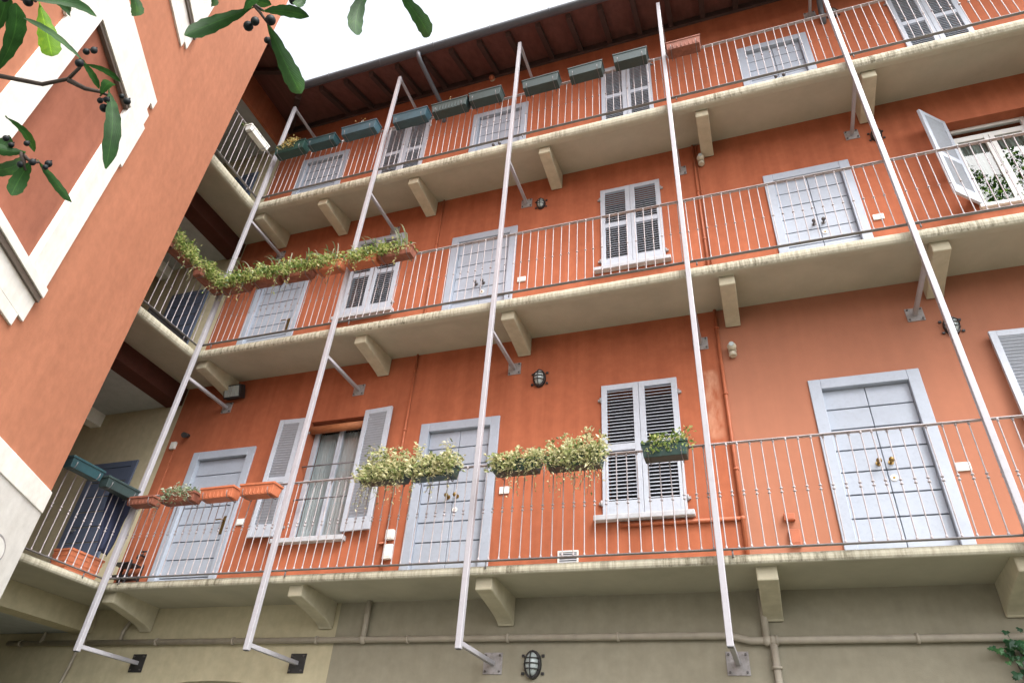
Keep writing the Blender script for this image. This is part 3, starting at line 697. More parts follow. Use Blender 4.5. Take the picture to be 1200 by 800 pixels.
def blades(p, n, w_, z0, length, r, mat):
    mb = MB()
    for i in range(n):
        x, y = r.uniform(-w_ / 2, w_ / 2), r.uniform(-0.04, 0.03); a = r.uniform(0, 6.28); L = length * r.uniform(0.5, 1.1); sp = r.uniform(0.25, 0.9)
        d = Vector((math.cos(a), math.sin(a), 0)); sd = Vector((-d.y, d.x, 0)); prev = None; vs = []; m_ = 7
        for k in range(m_ + 1):
            u = k / m_; c = Vector((x, y, z0)) + d * L * sp * u + Vector((0, 0, L * (1.25 * u - (0.5 + sp * 0.75) * u * u)))
            ww = 0.0105 * (1 - u ** 2) + 0.0008; vs += [c - sd * ww, c + sd * ww]
        mb.add(vs, [(2 * k, 2 * k + 1, 2 * k + 3, 2 * k + 2) for k in range(m_)])
    return mb.build('long_leaves', mat, p)
def flower_box(label, x, y, z, w_, mat, h=0.15, d=0.165, rot=0, plant=None, seed=0, hooks=True, ribs=False, tilt=0.0):
    r = random.Random(seed + int(x * 100)); t = thing('flower_box', label, 'flower box', (x, y, z), (tilt, r.gauss(0, 0.012), rot), 'flower boxes along the railings')
    trough(w_, h, d, mat, t, ribs)
    mb = MB(); mb.box(-w_ / 2 * 0.94, w_ / 2 * 0.94, -d / 2 * 0.9, d / 2 * 0.9, h - 0.05, h - 0.03); mb.build('soil', M['soil'], t)
    if hooks:
        for s in (-0.36, 0.36):
            mb = MB(); hx = s * w_
            mb.tube([(hx, d / 2 + 0.05, h + 0.01), (hx, d / 2 + 0.05, h + 0.035), (hx, d / 2 + 0.012, h + 0.035), (hx, d / 2 + 0.010, -0.008), (hx, -d / 2 + 0.02, -0.008), (hx, -d / 2 - 0.008, 0.03), (hx, -d / 2 - 0.012, 0.07)], 0.0045, 5); mb.build('hanger', M['rail_dark'], t)
    if plant:
        kind = plant[0]
        if kind == 'cream': spray(t, plant[1], w_, d, h - 0.03, plant[2] * 1.15, 0.043, r, M['leaf_pale'], trail=plant[3] * 2)
        if kind == 'green': spray(t, plant[1], w_, d, h - 0.03, plant[2], 0.040, r, M['leaf_green'], trail=plant[3])
        if kind == 'dull': spray(t, plant[1], w_ * 0.8, d, h - 0.03, plant[2], 0.045, r, M['leaf_dull'], trail=plant[3])
        if kind == 'withered': spray(t, plant[1] * 2, w_ * plant[3], d * 0.7, h - 0.03, plant[2], 0.034, r, M['leaf_yellow'])
        if kind == 'tuft': spray(t, plant[1], 0.06, 0.05, h - 0.03, plant[2], 0.03, r, M['leaf_yellow'])
        if kind == 'spider': spray(t, plant[1], w_, d, h - 0.03, plant[2] * 1.5, 0.050, r, M['leaf_green'], trail=plant[3]); blades(t, 22, w_, h - 0.02, 0.52, r, M['leaf_dull'])
    return t
BY = -0.945
T_, TO, GP, TP, GG = M['terracotta'], M['terracotta_old'], M['green_pl'], M['teal_pl'], M['grey_green_pl']
# lowest gallery
flower_box('stacked empty red-brown flower boxes hanging next to the corner post of the lowest gallery', 0.22, BY, 0.95, 0.40, TO, 0.10, ribs=True)
flower_box('terracotta flower box with white-edged leafy plant hanging on the lowest railing', 0.77, BY, 0.945, 0.50, TO, 0.11, plant=('dull', 150, 0.17, 1), seed=3)
flower_box('empty orange terracotta flower box in front of the left grey door on the lowest railing', 1.33, BY, 0.945, 0.46, T_, 0.135, ribs=True)
flower_box('empty orange terracotta flower box in front of the left open shutter on the lowest railing', 1.88, BY, 0.945, 0.46, T_, 0.135, ribs=True)
flower_box('bushy pale flower box with trailing stems beside the open curtained window', 3.45, BY, 0.975, 0.56, GP, 0.12, plant=('cream', 760, 0.32, 14), seed=5)
flower_box('bushy pale flower box with bare green base in front of the middle two-leaf door', 4.02, BY, 0.975, 0.52, GP, 0.13, plant=('cream', 640, 0.31, 6), seed=6)
flower_box('small bushy pale flower box just right of the middle post on the lowest railing', 4.93, BY, 0.955, 0.48, GP, 0.12, plant=('cream', 430, 0.20, 5), seed=8)
flower_box('largest bushy pale flower box with long trailing stems left of the closed white shutters', 5.52, BY, 0.955, 0.56, GP, 0.12, plant=('cream', 640, 0.26, 12), seed=9)
flower_box('dark green flower box with small upright plant in front of the closed white shutters', 6.39, BY, 0.97, 0.42, GP, 0.15, plant=('green', 170, 0.15, 0), seed=10)
# middle gallery
for i, (x, w_, mat, lab) in enumerate((
    (0.37, 0.50, TO, 'dark clay flower box overgrown with pale greenery, first right of the corner post'),
    (0.92, 0.46, TO, 'dark clay flower box overgrown with greenery over the far left door, middle gallery'),
    (1.43, 0.50, TO, 'dark clay flower box with tall grassy leaves, left of the bright terracotta ones, middle gallery'),
    (1.97, 0.42, T_, 'bright terracotta flower box with small plants just left of the second post, middle gallery'),
    (2.49, 0.50, T_, 'bright terracotta flower box with long blade leaves just right of the second post, middle gallery'),
    (3.00, 0.52, TO, 'weathered flower box with low greenery at the right end of the planted row, middle gallery'))):
    flower_box(lab, x, BY, 4.255 + 0.01 * (i % 2), w_, mat, 0.135, plant=('spider', 460 if i < 3 else 330, 0.19 if i < 5 else 0.13, 4 if i != 5 else 1), seed=20 + i)
# top gallery
for i, (x, w_, mat, h, pl, lab) in enumerate((
    (0.43, 0.60, GP, 0.20, ('withered', 110, 0.24, 0.7), 'dark green flower box with withered yellow plants beside the corner post, top gallery'),
    (1.06, 0.54, TP, 0.15, ('withered', 40, 0.15, 0.35), 'narrow teal flower box with few dry leaves, second from the corner post, top gallery'),
    (1.77, 0.66, M['blue_pl'], 0.19, ('tuft', 30, 0.24), 'faded blue flower box with one dry tuft just left of the second post, top gallery'),
    (2.72, 0.62, M['blue_pl'], 0.20, None, 'empty faded blue flower box just right of the second post, top gallery'),
    (3.42, 0.62, GG, 0.20, ('tuft', 16, 0.15), 'grey-green flower box with a bit of dry plant, left of a similar one, top gallery'),
    (4.02, 0.54, GG, 0.19, None, 'empty grey-green flower box over the second door from the corner, top gallery'),
    (4.93, 0.58, GG, 0.19, None, 'empty dark grey-green flower box just right of the middle post, top gallery'),
    (5.63, 0.52, GG, 0.19, None, 'empty dark grey-green flower box just left of the closed top-floor shutters'),
    (6.30, 0.50, GG, 0.19, None, 'empty dark grey-green flower box in front of the closed top-floor shutters'),
    (7.06, 0.48, TO, 0.17, None, 'empty red-brown ribbed flower box right of the white post, top gallery'))):
    flower_box(lab, x, BY - 0.01, 7.285 + (0.04 if i in (2, 5, 8) else 0), w_, mat, h, 0.19, plant=pl, seed=40 + i, ribs=(mat is TO or i == 4))
# side galleries at the corner
SX = -0.235 + 0.27
flower_box('white flower box with small plants on the short top railing at the corner', 0.0, -1.36, 7.31, 0.50, M['white_pl'], 0.12, 0.13, rot=math.pi / 2, plant=('green', 60, 0.12, 0), seed=60)
flower_box('overgrown dark clay flower box on the short middle railing nearest the orange house', 0.03, -1.78, 4.26, 0.50, TO, 0.135, rot=math.pi / 2, plant=('green', 480, 0.3, 6), seed=61)
flower_box('overgrown dark clay flower box on the short middle railing nearest the corner post', 0.03, -1.16, 4.26, 0.52, TO, 0.135, rot=math.pi / 2, plant=('green', 480, 0.3, 6), seed=62)
flower_box('empty blue-green flower box on the short lowest railing nearest the orange house', 0.0, -1.70, 1.04, 0.44, M['teal_pl'], 0.13, 0.14, rot=math.pi / 2, seed=63)
flower_box('mottled green flower box on the short lowest railing nearest the corner post', 0.0, -1.17, 1.03, 0.48, GG, 0.13, 0.14, rot=math.pi / 2, seed=64)

# things standing on or hanging in the lowest corner gallery
t = thing('planter', 'ribbed terracotta planter standing on the floor of the lowest corner gallery', 'planter', (-0.36, -1.02, FLOOR[0] + 0.002), (0, 0, math.pi / 2))
trough(0.46, 0.26, 0.28, T_, t)
for z in (0.06, 0.12, 0.18):
    mb = MB(); k = 0.93 + 0.055 * z / 0.25; kd = 0.82 + 0.15 * z / 0.25
    a, b = 0.23 * k + 0.006, 0.14 * kd + 0.006
    mb.box(-a, a, -b, -b + 0.012, z, z + 0.014); mb.box(-a, a, b - 0.012, b, z, z + 0.014); mb.box(-a, -a + 0.012, -b + 0.012, b - 0.012, z + 0.001, z + 0.013); mb.box(a - 0.012, a, -b + 0.012, b - 0.012, z + 0.001, z + 0.013); mb.build('band', T_, t)
mb = MB(); nx, nz = 16, 18; vs = []
for j in range(nz + 1):
    for i in range(nx + 1):
        u, v_ = i / nx, j / nz
        half = 0.20 * (1 - 0.55 * v_) ; vs.append((-0.17 + 0.02 * math.sin(u * 14 + v_ * 2) * v_ + 0.012 * math.cos(v_ * 8), -0.96 + (u - 0.5) * 2 * half + 0.03 * v_, 1.12 - 0.72 * v_ + 0.03 * math.sin(u * 3.1)))
mb.add(vs, [(j * (nx + 1) + i, j * (nx + 1) + i + 1, (j + 1) * (nx + 1) + i + 1, (j + 1) * (nx + 1) + i) for j in range(nz) for i in range(nx)], True)
o = mb.build('cloth', M['cloth'], None); sl_ = o.modifiers.new('Solidify', 'SOLIDIFY'); sl_.thickness = 0.008
tag(o, 'dark navy cloth hung to dry inside the lowest corner railing', 'cloth')
mb = MB(); mb.box(-0.155, -0.125, -1.72, -0.98, FLOOR[1] + 0.004, FLOOR[1] + 0.10); mb.box(-0.27, -0.155, -1.72, -0.98, FLOOR[1] + 0.004, FLOOR[1] + 0.012)
tag(mb.build('threshold_board', M['black'], None, bevel=0.004), 'black board edge lying under the short middle railing at the corner', 'board')
t = thing('shoe_rack', 'low black slatted rack against the red wall by the corner, lowest gallery', 'rack', (-0.60, -0.14, FLOOR[0] + 0.002))
for z in (0.10, 0.26, 0.42):
    mb = MB()
    for y in (-0.09, -0.03, 0.03, 0.09): mb.box(-0.16, 0.16, y - 0.02, y + 0.02, z, z + 0.016)
    mb.build('shelf', M['black'], t)
for x in (-0.165, 0.165):
    for y in (-0.1, 0.1):
        mb = MB(); mb.box(x - 0.01, x + 0.01, y - 0.01, y + 0.01, 0, 0.46); mb.build('leg', M['black'], t)

# ------------------------------------------------------------------ wall lamps and small fittings
def bulkhead(label, x, z, s=1.0, cage=True):
    t = thing('wall_lamp', label, 'lamp', (x, -0.001, z), group='caged oval wall lamps')
    def oval(mb, y0, y1, ra, rb, ra2=None, rb2=None, n=20):
        vs = []
        for y, a_, b_ in ((y0, ra, rb), (y1, ra2 or ra, rb2 or rb)):
            for i in range(n): a = 6.2832 * i / n; vs.append((a_ * math.cos(a), y, b_ * math.sin(a)))
        mb.add(vs, [(i, n + i, n + (i + 1) % n, (i + 1) % n) for i in range(n)] + [tuple(range(n)), tuple(range(2 * n - 1, n - 1, -1))])
    mb = MB(); oval(mb, 0.0, -0.045 * s, 0.082 * s, 0.125 * s, 0.078 * s, 0.12 * s)
    for sx in (-1, 1):
        for sz in (-1, 1): mb.box(sx * 0.095 * s - 0.014, sx * 0.095 * s + 0.014, -0.02 * s, -0.001, sz * 0.075 * s - 0.012, sz * 0.075 * s + 0.012)
    mb.build('base', M['black'], t, bevel=0.003)
    mb = MB(); mb.ball((0, -0.045 * s, 0), 1, 16, 10, (0.060 * s, 0.055 * s, 0.100 * s)); mb.build('glass', M['lamp_glass'], t)
    mb = MB()
    for z_ in (-0.045, 0.0, 0.045):
        k = math.sqrt(1 - (z_ / 0.115) ** 2)
        mb.tube([(0.072 * s * k * math.cos(a), -0.045 * s - 0.064 * s * k * math.sin(a), z_ * s) for a in [math.pi * i / 10 for i in range(11)]], 0.0055 * s, 6)
    mb.tube([(0, -0.045 * s - 0.064 * s * math.cos(a), 0.112 * s * math.sin(a)) for a in [math.pi * (i / 12 - 0.5) for i in range(13)]], 0.0055 * s, 6)
    mb.build('cage', M['black'], t); return t
bulkhead('black caged oval lamp left of the closed white shutters, orange wall of the lowest gallery', 4.81, 2.66)
bulkhead('black caged oval lamp left of the closed shutters, orange wall of the middle gallery', 4.70, 5.80, 0.85)
bulkhead('black caged lamp on the orange wall behind the right-hand post, lowest gallery', 9.30, 2.65, 0.95)
bulkhead('black caged lamp on the orange wall behind the right-hand post, middle gallery', 9.28, 5.77, 0.85)
bulkhead('black caged lamp high on the top-floor wall behind the right-hand post', 9.32, 8.72, 0.85)
bulkhead('black caged oval lamp on the taupe ground floor wall', 4.88, -0.60, 1.05)
t = thing('floodlight', 'small square floodlight under the middle gallery near the inner corner', 'floodlight', (0.13, -0.02, 3.09), (math.radians(20), 0, 0))
mb = MB(); mb.box(-0.15, 0.15, -0.14, -0.03, -0.10, 0.10); mb.box(-0.03, 0.03, -0.03, 0.03, -0.04, 0.04); mb.build('housing', M['black'], t, bevel=0.008)
mb = MB(); mb.box(-0.125, 0.125, -0.145, -0.138, -0.078, 0.078); mb.build('glass', M['lamp_glass'], t)
mb = MB()
for x_ in (-0.05, 0.0, 0.05): mb.box(x_ - 0.004, x_ + 0.004, -0.151, -0.1455, -0.078, 0.078)
mb.build('grille', M['steel'], t)
def small_box(label, x, z, w_, h, d, mat, name='switch_box', cat='box', group=None, lid=True):
    t = thing(name, label, cat, (x, -0.001, z), group=group)
    mb = MB(); mb.box(-w_ / 2, w_ / 2, -d, 0, -h / 2, h / 2); mb.build('casing', M[mat], t, bevel=min(0.006, d * 0.3))
    if lid:
        mb = MB(); mb.box(-w_ * 0.36, w_ * 0.36, -d - 0.003, -d + 0.001, -h * 0.34, h * 0.34); mb.build('cover', M[mat], t, bevel=0.001)
    return t
small_box('small white junction box on the red wall by the inner corner, lowest gallery', -0.74, 2.32, 0.09, 0.11, 0.04, 'white_pl')
small_box('upper of two white meter boxes between the curtained window and the middle door', 3.09, 0.775, 0.10, 0.115, 0.05, 'white_pl')
small_box('lower and taller of two white meter boxes left of the middle door', 3.10, 0.575, 0.11, 0.17, 0.05, 'white_pl')
for x, z, lab in ((0.875, 1.075, 'white doorbell plate right of the far left door, lowest gallery'), (4.45, 1.22, 'white doorbell plate right of the middle door, lowest gallery'), (8.975, 1.09, 'white doorbell plate right of the right-hand door, lowest gallery'),
                  (4.47, 4.36, 'white doorbell plate right of the middle door, middle gallery'), (8.99, 4.35, 'white doorbell plate right of the right-hand door, middle gallery')):
    small_box(lab, x, z, 0.12, 0.085, 0.016, 'white_pl', 'doorbell_plate', 'doorbell', 'white doorbell plates')
small_box('upper of two small orange painted boxes left of the right-hand door, lowest gallery', 7.40, 0.70, 0.10, 0.07, 0.05, 'conduit_orange')
small_box('lower of two small orange painted boxes left of the right-hand door, lowest gallery', 7.42, 0.50, 0.10, 0.16, 0.04, 'conduit_orange')
t = thing('wall_vent', 'white framed grille low on the orange wall of the lowest gallery', 'vent', (5.21, -0.001, 0.42))
mb = MB(); 
for a in ((-0.11, 0.11, 0.055, 0.07), (-0.11, 0.11, -0.07, -0.055), (-0.11, -0.095, -0.055, 0.055), (0.095, 0.11, -0.055, 0.055)): mb.box(a[0], a[1], -0.018, 0, a[2], a[3])
mb.build('frame', M['white_pl'], t)
mb = MB(); mb.box(-0.095, 0.095, -0.004, -0.001, -0.055, 0.055); mb.build('backing', M['groove'], t)
mb = MB()
for i in range(5): mb.box(-0.095, 0.095, -0.013, -0.005, -0.05 + i * 0.022, -0.04 + i * 0.022)
mb.build('slat', M['sill'], t)
def siren(label, x, z):
    t = thing('motion_sensor', label, 'sensor', (x, -0.001, z), group='beige round wall sensors')
    mb = MB(); mb.tube([(0, 0, 0), (0, -0.05, 0)], 0.045, 14); mb.build('base', M['beige_pl'], t)
    mb = MB(); mb.ball((0, -0.075, 0.015), 0.052, 14, 9); mb.build('dome', M['beige_pl'], t)
    mb = MB(); mb.tube([(0, -0.118, 0.022), (0, -0.13, 0.022)], 0.028, 12); mb.build('lens', M['lamp_glass'], t)
    mb = MB(); mb.tube([(0, -0.045, -0.05), (0, -0.05, -0.085), (0, -0.052, -0.10)], [0.04, 0.045, 0.03], 12); mb.build('collar', M['beige_pl'], t)
siren('round beige sensor on the wall beside the orange conduit, lowest gallery', 7.11, 2.70)
siren('round beige sensor hanging under the top gallery beside the white post', 7.07, 5.98)
t = thing('wall_spotlight', 'tiny dark spotlight on the red wall above the white junction box', 'lamp', (-0.54, -0.001, 2.46))
mb = MB(); mb.tube([(0, 0, 0), (0, -0.05, 0)], 0.03, 10); mb.build('base', M['black'], t)
mb = MB(); mb.tube([(0.0, -0.05, 0.0), (0.03, -0.10, -0.03), (0.05, -0.13, -0.05)], [0.022, 0.035, 0.042], 12); mb.build('head', M['black'], t)
t = thing('signal_lamp', 'small round orange lamp high on the wall under the eave', 'lamp', (3.60, -0.001, 9.46))
mb = MB(); mb.tube([(0, 0, 0), (0, -0.03, 0)], 0.05, 12); mb.build('base', M['beige_pl'], t)
mb = MB(); mb.ball((0, -0.05, 0), 0.055, 12, 8); mb.build('dome', M['terracotta'], t)
t = thing('wall_tap', 'small black wall tap low on the red wall by the far left door', 'tap', (-0.50, -0.001, 0.69))
mb = MB(); mb.tube([(0, 0, 0), (0, -0.08, 0), (0, -0.11, -0.02), (0, -0.112, -0.06)], 0.016, 8); mb.build('spout', M['black'], t)
mb = MB(); mb.tube([(0, -0.05, 0), (0, -0.05, 0.05)], 0.008, 6); mb.tube([(-0.05, -0.05, 0.055), (0.05, -0.05, 0.055)], 0.011, 6); mb.build('handle', M['black'], t)

# ------------------------------------------------------------------ pipes on the walls
def pipe(label, pts, r, mat, clip_step=0.9, name='pipe', branches=()):
    o = Vector(pts[0]); t = thing(name, label, 'pipe', o)
    mb = MB(); mb.tube([Vector(p) - o for p in pts], r, 10)
    for b in branches: mb.tube([Vector(p) - o for p in b], r * 0.999, 10); mb.ball(Vector(b[0]) - o, r * 1.45, 10, 7)
    mb.build('tube', M[mat], t)
    mb = MB(); n = 0
    for path in (pts, *branches):
        for a, b in zip(path[:-1], path[1:]):
            a, b = Vector(a), Vector(b); L = (b - a).length
            if L < 0.5: continue
            d = (b - a) / L; s = 0.22
            while s < L - 0.1:
                c = a + d * s - o; mb.tube([c - d * 0.012, c + d * 0.012], r * 1.35, 10); s += clip_step; n += 1
    if n: mb.build('clip', M[mat], t)
    return t
pipe('thin orange painted conduit on the wall left of the middle door, lowest gallery', [(3.04, -0.02, 0.12), (3.04, -0.02, 3.31)], 0.016, 'conduit_orange', branches=([(3.04, -0.021, 0.68), (2.97, -0.021, 0.68), (2.97, -0.05, 0.66)],))
pipe('thin orange painted conduit on the wall left of the middle door, middle gallery', [(3.03, -0.02, 3.37), (3.03, -0.02, 6.36)], 0.016, 'conduit_orange')
pipe('orange painted conduit at the paint seam right of the white post, lowest gallery', [(6.975, -0.024, 0.12), (6.975, -0.024, 3.31)], 0.020, 'conduit_orange', branches=([(6.975, -0.023, 0.72), (5.76, -0.023, 0.72)],))
pipe('orange painted conduit right of the white post, middle gallery', [(6.975, -0.02, 3.37), (6.975, -0.02, 6.36)], 0.016, 'conduit_orange')
pipe('second thin orange conduit right beside the thicker one, middle gallery', [(7.02, -0.014, 3.37), (7.02, -0.014, 6.36)], 0.009, 'conduit_orange')
pipe('thin dark cable pipe running down the red wall by the inner corner', [(-0.70, -0.012, 2.26), (-0.70, -0.012, 0.12)], 0.008, 'conduit_orange')
pipe('long horizontal taupe pipe along the ground floor wall under the lowest gallery', [(-2.2, -0.045, -0.365), (6.72, -0.045, -0.365), (6.90, -0.045, -0.41), (8.95, -0.045, -0.40), (9.3, -0.045, -0.40)], 0.032, 'conduit_taupe', 1.1,
     branches=([(2.99, -0.046, -0.365), (2.99, -0.046, 0.03)], [(7.04, -0.046, -0.41), (7.04, -0.046, 0.03)], [(7.09, -0.046, -0.41), (7.09, -0.046, -2.4), (7.09, -0.046, GZ + 0.3)]))
pipe('thin bent cable duct running down the passage wall below the corner post', [(-1.0, -0.03, -0.40), (-1.02, -0.03, -0.62), (-1.12, -0.03, -1.1), (-1.12, -0.03, GZ)], 0.018, 'conduit_taupe')
pipe('short bent pipe under the lowest corner gallery soffit', [(-0.35, -0.04, -0.36), (-0.36, -0.04, -0.24), (-0.30, -0.04, -0.12), (-0.30, -0.04, 0.03)], 0.022, 'conduit_taupe')
pipe('bent pipe on the back wall of the ground floor passage at far left', [(-1.62, -0.06, -0.365), (-1.62, -0.06, -0.20), (-1.62, -0.9, -0.20), (-1.62, -2.2, -0.20)], 0.028, 'conduit_taupe')

# ------------------------------------------------------------------ the orange house at left, its face turned toward the court
TH = math.radians(29.5); EX, EY = 0.30, -2.15
hs_ = thing('corner_house', 'pale orange plastered house on the left with white framed blind windows', 'building', (EX, EY, 0), (0, 0, 0))
DX, DY = math.sin(TH), -math.cos(TH); NX, NY = math.cos(TH), math.sin(TH)
def P(s, z, o=0.0): return (DX * s + NX * o, DY * s + NY * o, z)      # s metres along the face, o metres out of it
class FB(MB):
    def fbox(self, s0, s1, o0, o1, z0, z1):
        vs = [P(s, z, o) for s in (s0, s1) for o in (o0, o1) for z in (z0, z1)]
        return self.add(vs, [(0, 1, 3, 2), (4, 6, 7, 5), (0, 4, 5, 1), (2, 3, 7, 6), (0, 2, 6, 4), (1, 5, 7, 3)])
HT = 14.0  # unseen top of the house, raised to shade the inner corner
niches = [(2.13, 3.14, 1.86 + 4.27 * k, 4.14 + 4.27 * k) for k in range(-1, 3)] + [(5.6, 6.6, 1.86 + 4.27 * k, 4.14 + 4.27 * k) for k in range(-1, 3)]
mb = FB(); S = sorted({0.0, 10.0, *[n[0] for n in niches], *[n[1] for n in niches]}); Z = sorted({0.61, HT, *[max(0.61, n[2]) for n in niches], *[n[3] for n in niches if n[3] > 0.61]})
for i in range(len(S) - 1):
    for j in range(len(Z) - 1):
        c, d = (S[i] + S[i + 1]) / 2, (Z[j] + Z[j + 1]) / 2
        if any(n[0] < c < n[1] and n[2] < d < n[3] for n in niches): continue
        mb.quad(P(S[i], Z[j]), P(S[i], Z[j + 1]), P(S[i + 1], Z[j + 1]), P(S[i + 1], Z[j]))
# return wall toward the galleries and roof cap
mb.quad((0, 0, 0.61), (-4.6, 0, 0.61), (-4.6, 0, HT), (0, 0, HT)); mb.quad((0, 0, HT), (-4.6, 0, HT), P(10, HT, -5), P(10, HT))
mb.build('wall', M['orange2'], hs_)
mb = FB(); mb.fbox(-0.0, 10, -0.1, 0.022, 0.385, 0.61); mb.quad((0, 0.0, 0.385), (-4.6, 0, 0.385), (-4.6, 0, 0.61), (0, 0, 0.61)); mb.build('string_course', M['white_trim'], hs_, bevel=0.006)
mb = FB(); mb.fbox(-0.0, 10, -0.1, 0.010, GZ, 0.384); mb.quad((0, 0.0, GZ), (-4.6, 0, GZ), (-4.6, 0, 0.384), (0, 0, 0.384)); mb.build('plinth', M['plinth'], hs_)
for n in niches:
    if n[2] < 0: continue
    s0, s1, z0, z1 = n; zb, zt_ = z0 - 0.10, z1
    fr = FB(); t_ = 0.028
    fr.fbox(1.80 - 2.13 + s0, s0, -0.10, t_, z0 + 0.002, z1); fr.fbox(s1, s1 + 0.32, -0.10, t_, z0 + 0.002, z1)
    fr.fbox(s0 - 0.33, s1 + 0.33, -0.10, t_, z1 + 0.001, z1 + 0.30)                    # lintel band
    fr.fbox(s0 - 0.24, s1 + 0.24, -0.10, t_, z1 + 0.300, z1 + 0.42)                    # its neck
    fr.fbox(s0 - 0.33, s1 + 0.33, -0.10, t_, z1 + 0.420, z1 + 0.56)                    # its crown
    fr.fbox(s0 - 0.385, s0 - 0.330, -0.10, t_, z1 - 0.52, z1 + 0.14)                   # side lugs
    fr.fbox(s1 + 0.330, s1 + 0.385, -0.10, t_, z1 - 0.52, z1 + 0.14)
    f_ = fr.build('blind_window', M['white_trim'], hs_)
    q = FB(); q.quad(P(s0, z0, -0.035), P(s0, z1, -0.035), P(s1, z1, -0.035), P(s1, z0, -0.035)); q.build('infill', M['infill'], f_)
    q = FB(); q.fbox(s0 - 0.33, s1 + 0.33, -0.05, 0.060, zb, zb + 0.10); q.build('sill', M['white_trim'], f_, bevel=0.005)
    q = FB(); q.fbox(s0 + 0.002, s1 - 0.002, -0.03, 0.012, z1 - 0.05, z1 - 0.001); q.build('shade_strip', M['shade_brown'], f_)  # shade under the lintel, put in as a brown strip
    q = FB(); q.fbox(s0 - 0.32, s1 + 0.32, 0.0225, 0.046, zb - 0.06, zb - 0.001); q.build('shade_strip', M['shade_brown'], f_)  # shade below the sill, likewise a coloured strip
    q = FB(); q.fbox(s0 - 0.31, s1 + 0.31, -0.05, 0.022, zb - 0.29, zb - 0.001)
    q.fbox(s0 - 0.20, s1 + 0.20, -0.05, 0.022, zb - 0.41, zb - 0.2902)
    q.build('apron', M['white_trim'], f_, bevel=0.004)
# oval plaque on the plinth
t = thing('oval_plaque', 'white oval plaque with a grey rim on the pale plinth of the orange house', 'sign', (EX + P(0.52, 0, 0.012)[0], EY + P(0.52, 0, 0.012)[1], -0.14), (0, 0, TH + math.pi / 2 - math.pi / 2))
def ov(ra, rb, y0, y1, n=28):
    mb = MB(); vs = []
    for o_ in (y0, y1):
        for i in range(n): a = 6.2832 * i / n; vs.append((o_ * NX + DX * ra * math.cos(a), o_ * NY + DY * ra * math.cos(a), rb * math.sin(a)))
    mb.add(vs, [(i, (i + 1) % n, n + (i + 1) % n, n + i) for i in range(n)] + [tuple(range(n)), tuple(range(n, 2 * n))]); return mb
t.rotation_euler = (0, 0, 0)
ov(0.20, 0.13, 0.0, 0.008).build('rim', M['plate'], t); ov(0.175, 0.108, 0.006, 0.012).build('face', M['white_pl'], t)

# ------------------------------------------------------------------ tree with long leaves and dark berries, close to the camera
LEAVES = [
    ((5.671, -6.382, -0.636), (5.801, -6.471, -0.59), 0.044, 0, 10),
    ((5.855, -6.467, -0.602), (5.85, -6.364, -0.481), 0.031, 0, 35),
    ((5.671, -6.402, -0.403), (5.742, -6.345, -0.561), 0.053, 1, 5),
    ((5.888, -6.351, -0.65), (5.812, -6.449, -0.614), 0.023, 0, 50),
    ((5.885, -6.352, -0.65), (5.873, -6.287, -0.656), 0.020, 0, 40),
    ((5.894, -6.343, -0.658), (5.919, -6.28, -0.64), 0.018, 0, 40),
    ((5.909, -6.283, -0.677), (5.945, -6.225, -0.872), 0.038, 0, 15),
    ((6.093, -6.207, -0.302), (5.983, -6.251, -0.439), 0.045, 0, 15),
    ((6.122, -6.193, -0.305), (6.175, -6.109, -0.215), 0.037, 0, 20),
    ((6.126, -6.173, -0.328), (6.224, -6.083, -0.534), 0.054, 0, 10),
    ((6.354, -6.127, -0.186), (6.348, -6.102, -0.375), 0.047, 0, 10),
    ((6.42, -6.098, -0.188), (6.515, -6.042, -0.367), 0.047, 0, 12),
    ((5.969, -6.389, -0.472), (6.01, -6.366, -0.568), 0.031, 0, 10),
    ((5.769, -6.35, -0.8), (5.766, -6.273, -0.815), 0.025, 0, 45),
    ((5.79, -6.298, -0.857), (5.608, -6.266, -0.82), 0.034, 0, 20),
    ((5.802, -6.283, -0.87), (5.774, -6.265, -0.942), 0.036, 0, 10),
    ((5.8, -6.269, -0.854), (5.782, -6.166, -0.861), 0.027, 0, 40),
    ((5.713, -6.439, -0.609), (5.786, -6.487, -0.577), 0.036, 0, 20),
    ((6.1, -6.231, -0.301), (6.114, -6.177, -0.244), 0.034, 0, 20),
    ((6.087, -6.218, -0.325), (6.17, -6.266, -0.357), 0.033, 0, 20),
    ((6.006, -6.268, -0.267), (6.03, -6.254, -0.342), 0.021, 0, 20),
    ((5.792, -6.299, -0.854), (5.767, -6.343, -0.878), 0.026, 0, 20),
    ((5.717, -6.311, -0.843), (5.723, -6.308, -0.792), 0.032, 0, 20),
    ((5.899, -6.288, -0.692), (5.968, -6.311, -0.712), 0.025, 0, 20),
    ((5.794, -6.44, -0.496), (5.752, -6.373, -0.433), 0.029, 0, 30),
    ((6.23, -6.183, -0.262), (6.217, -6.192, -0.326), 0.025, 0, 20),
]
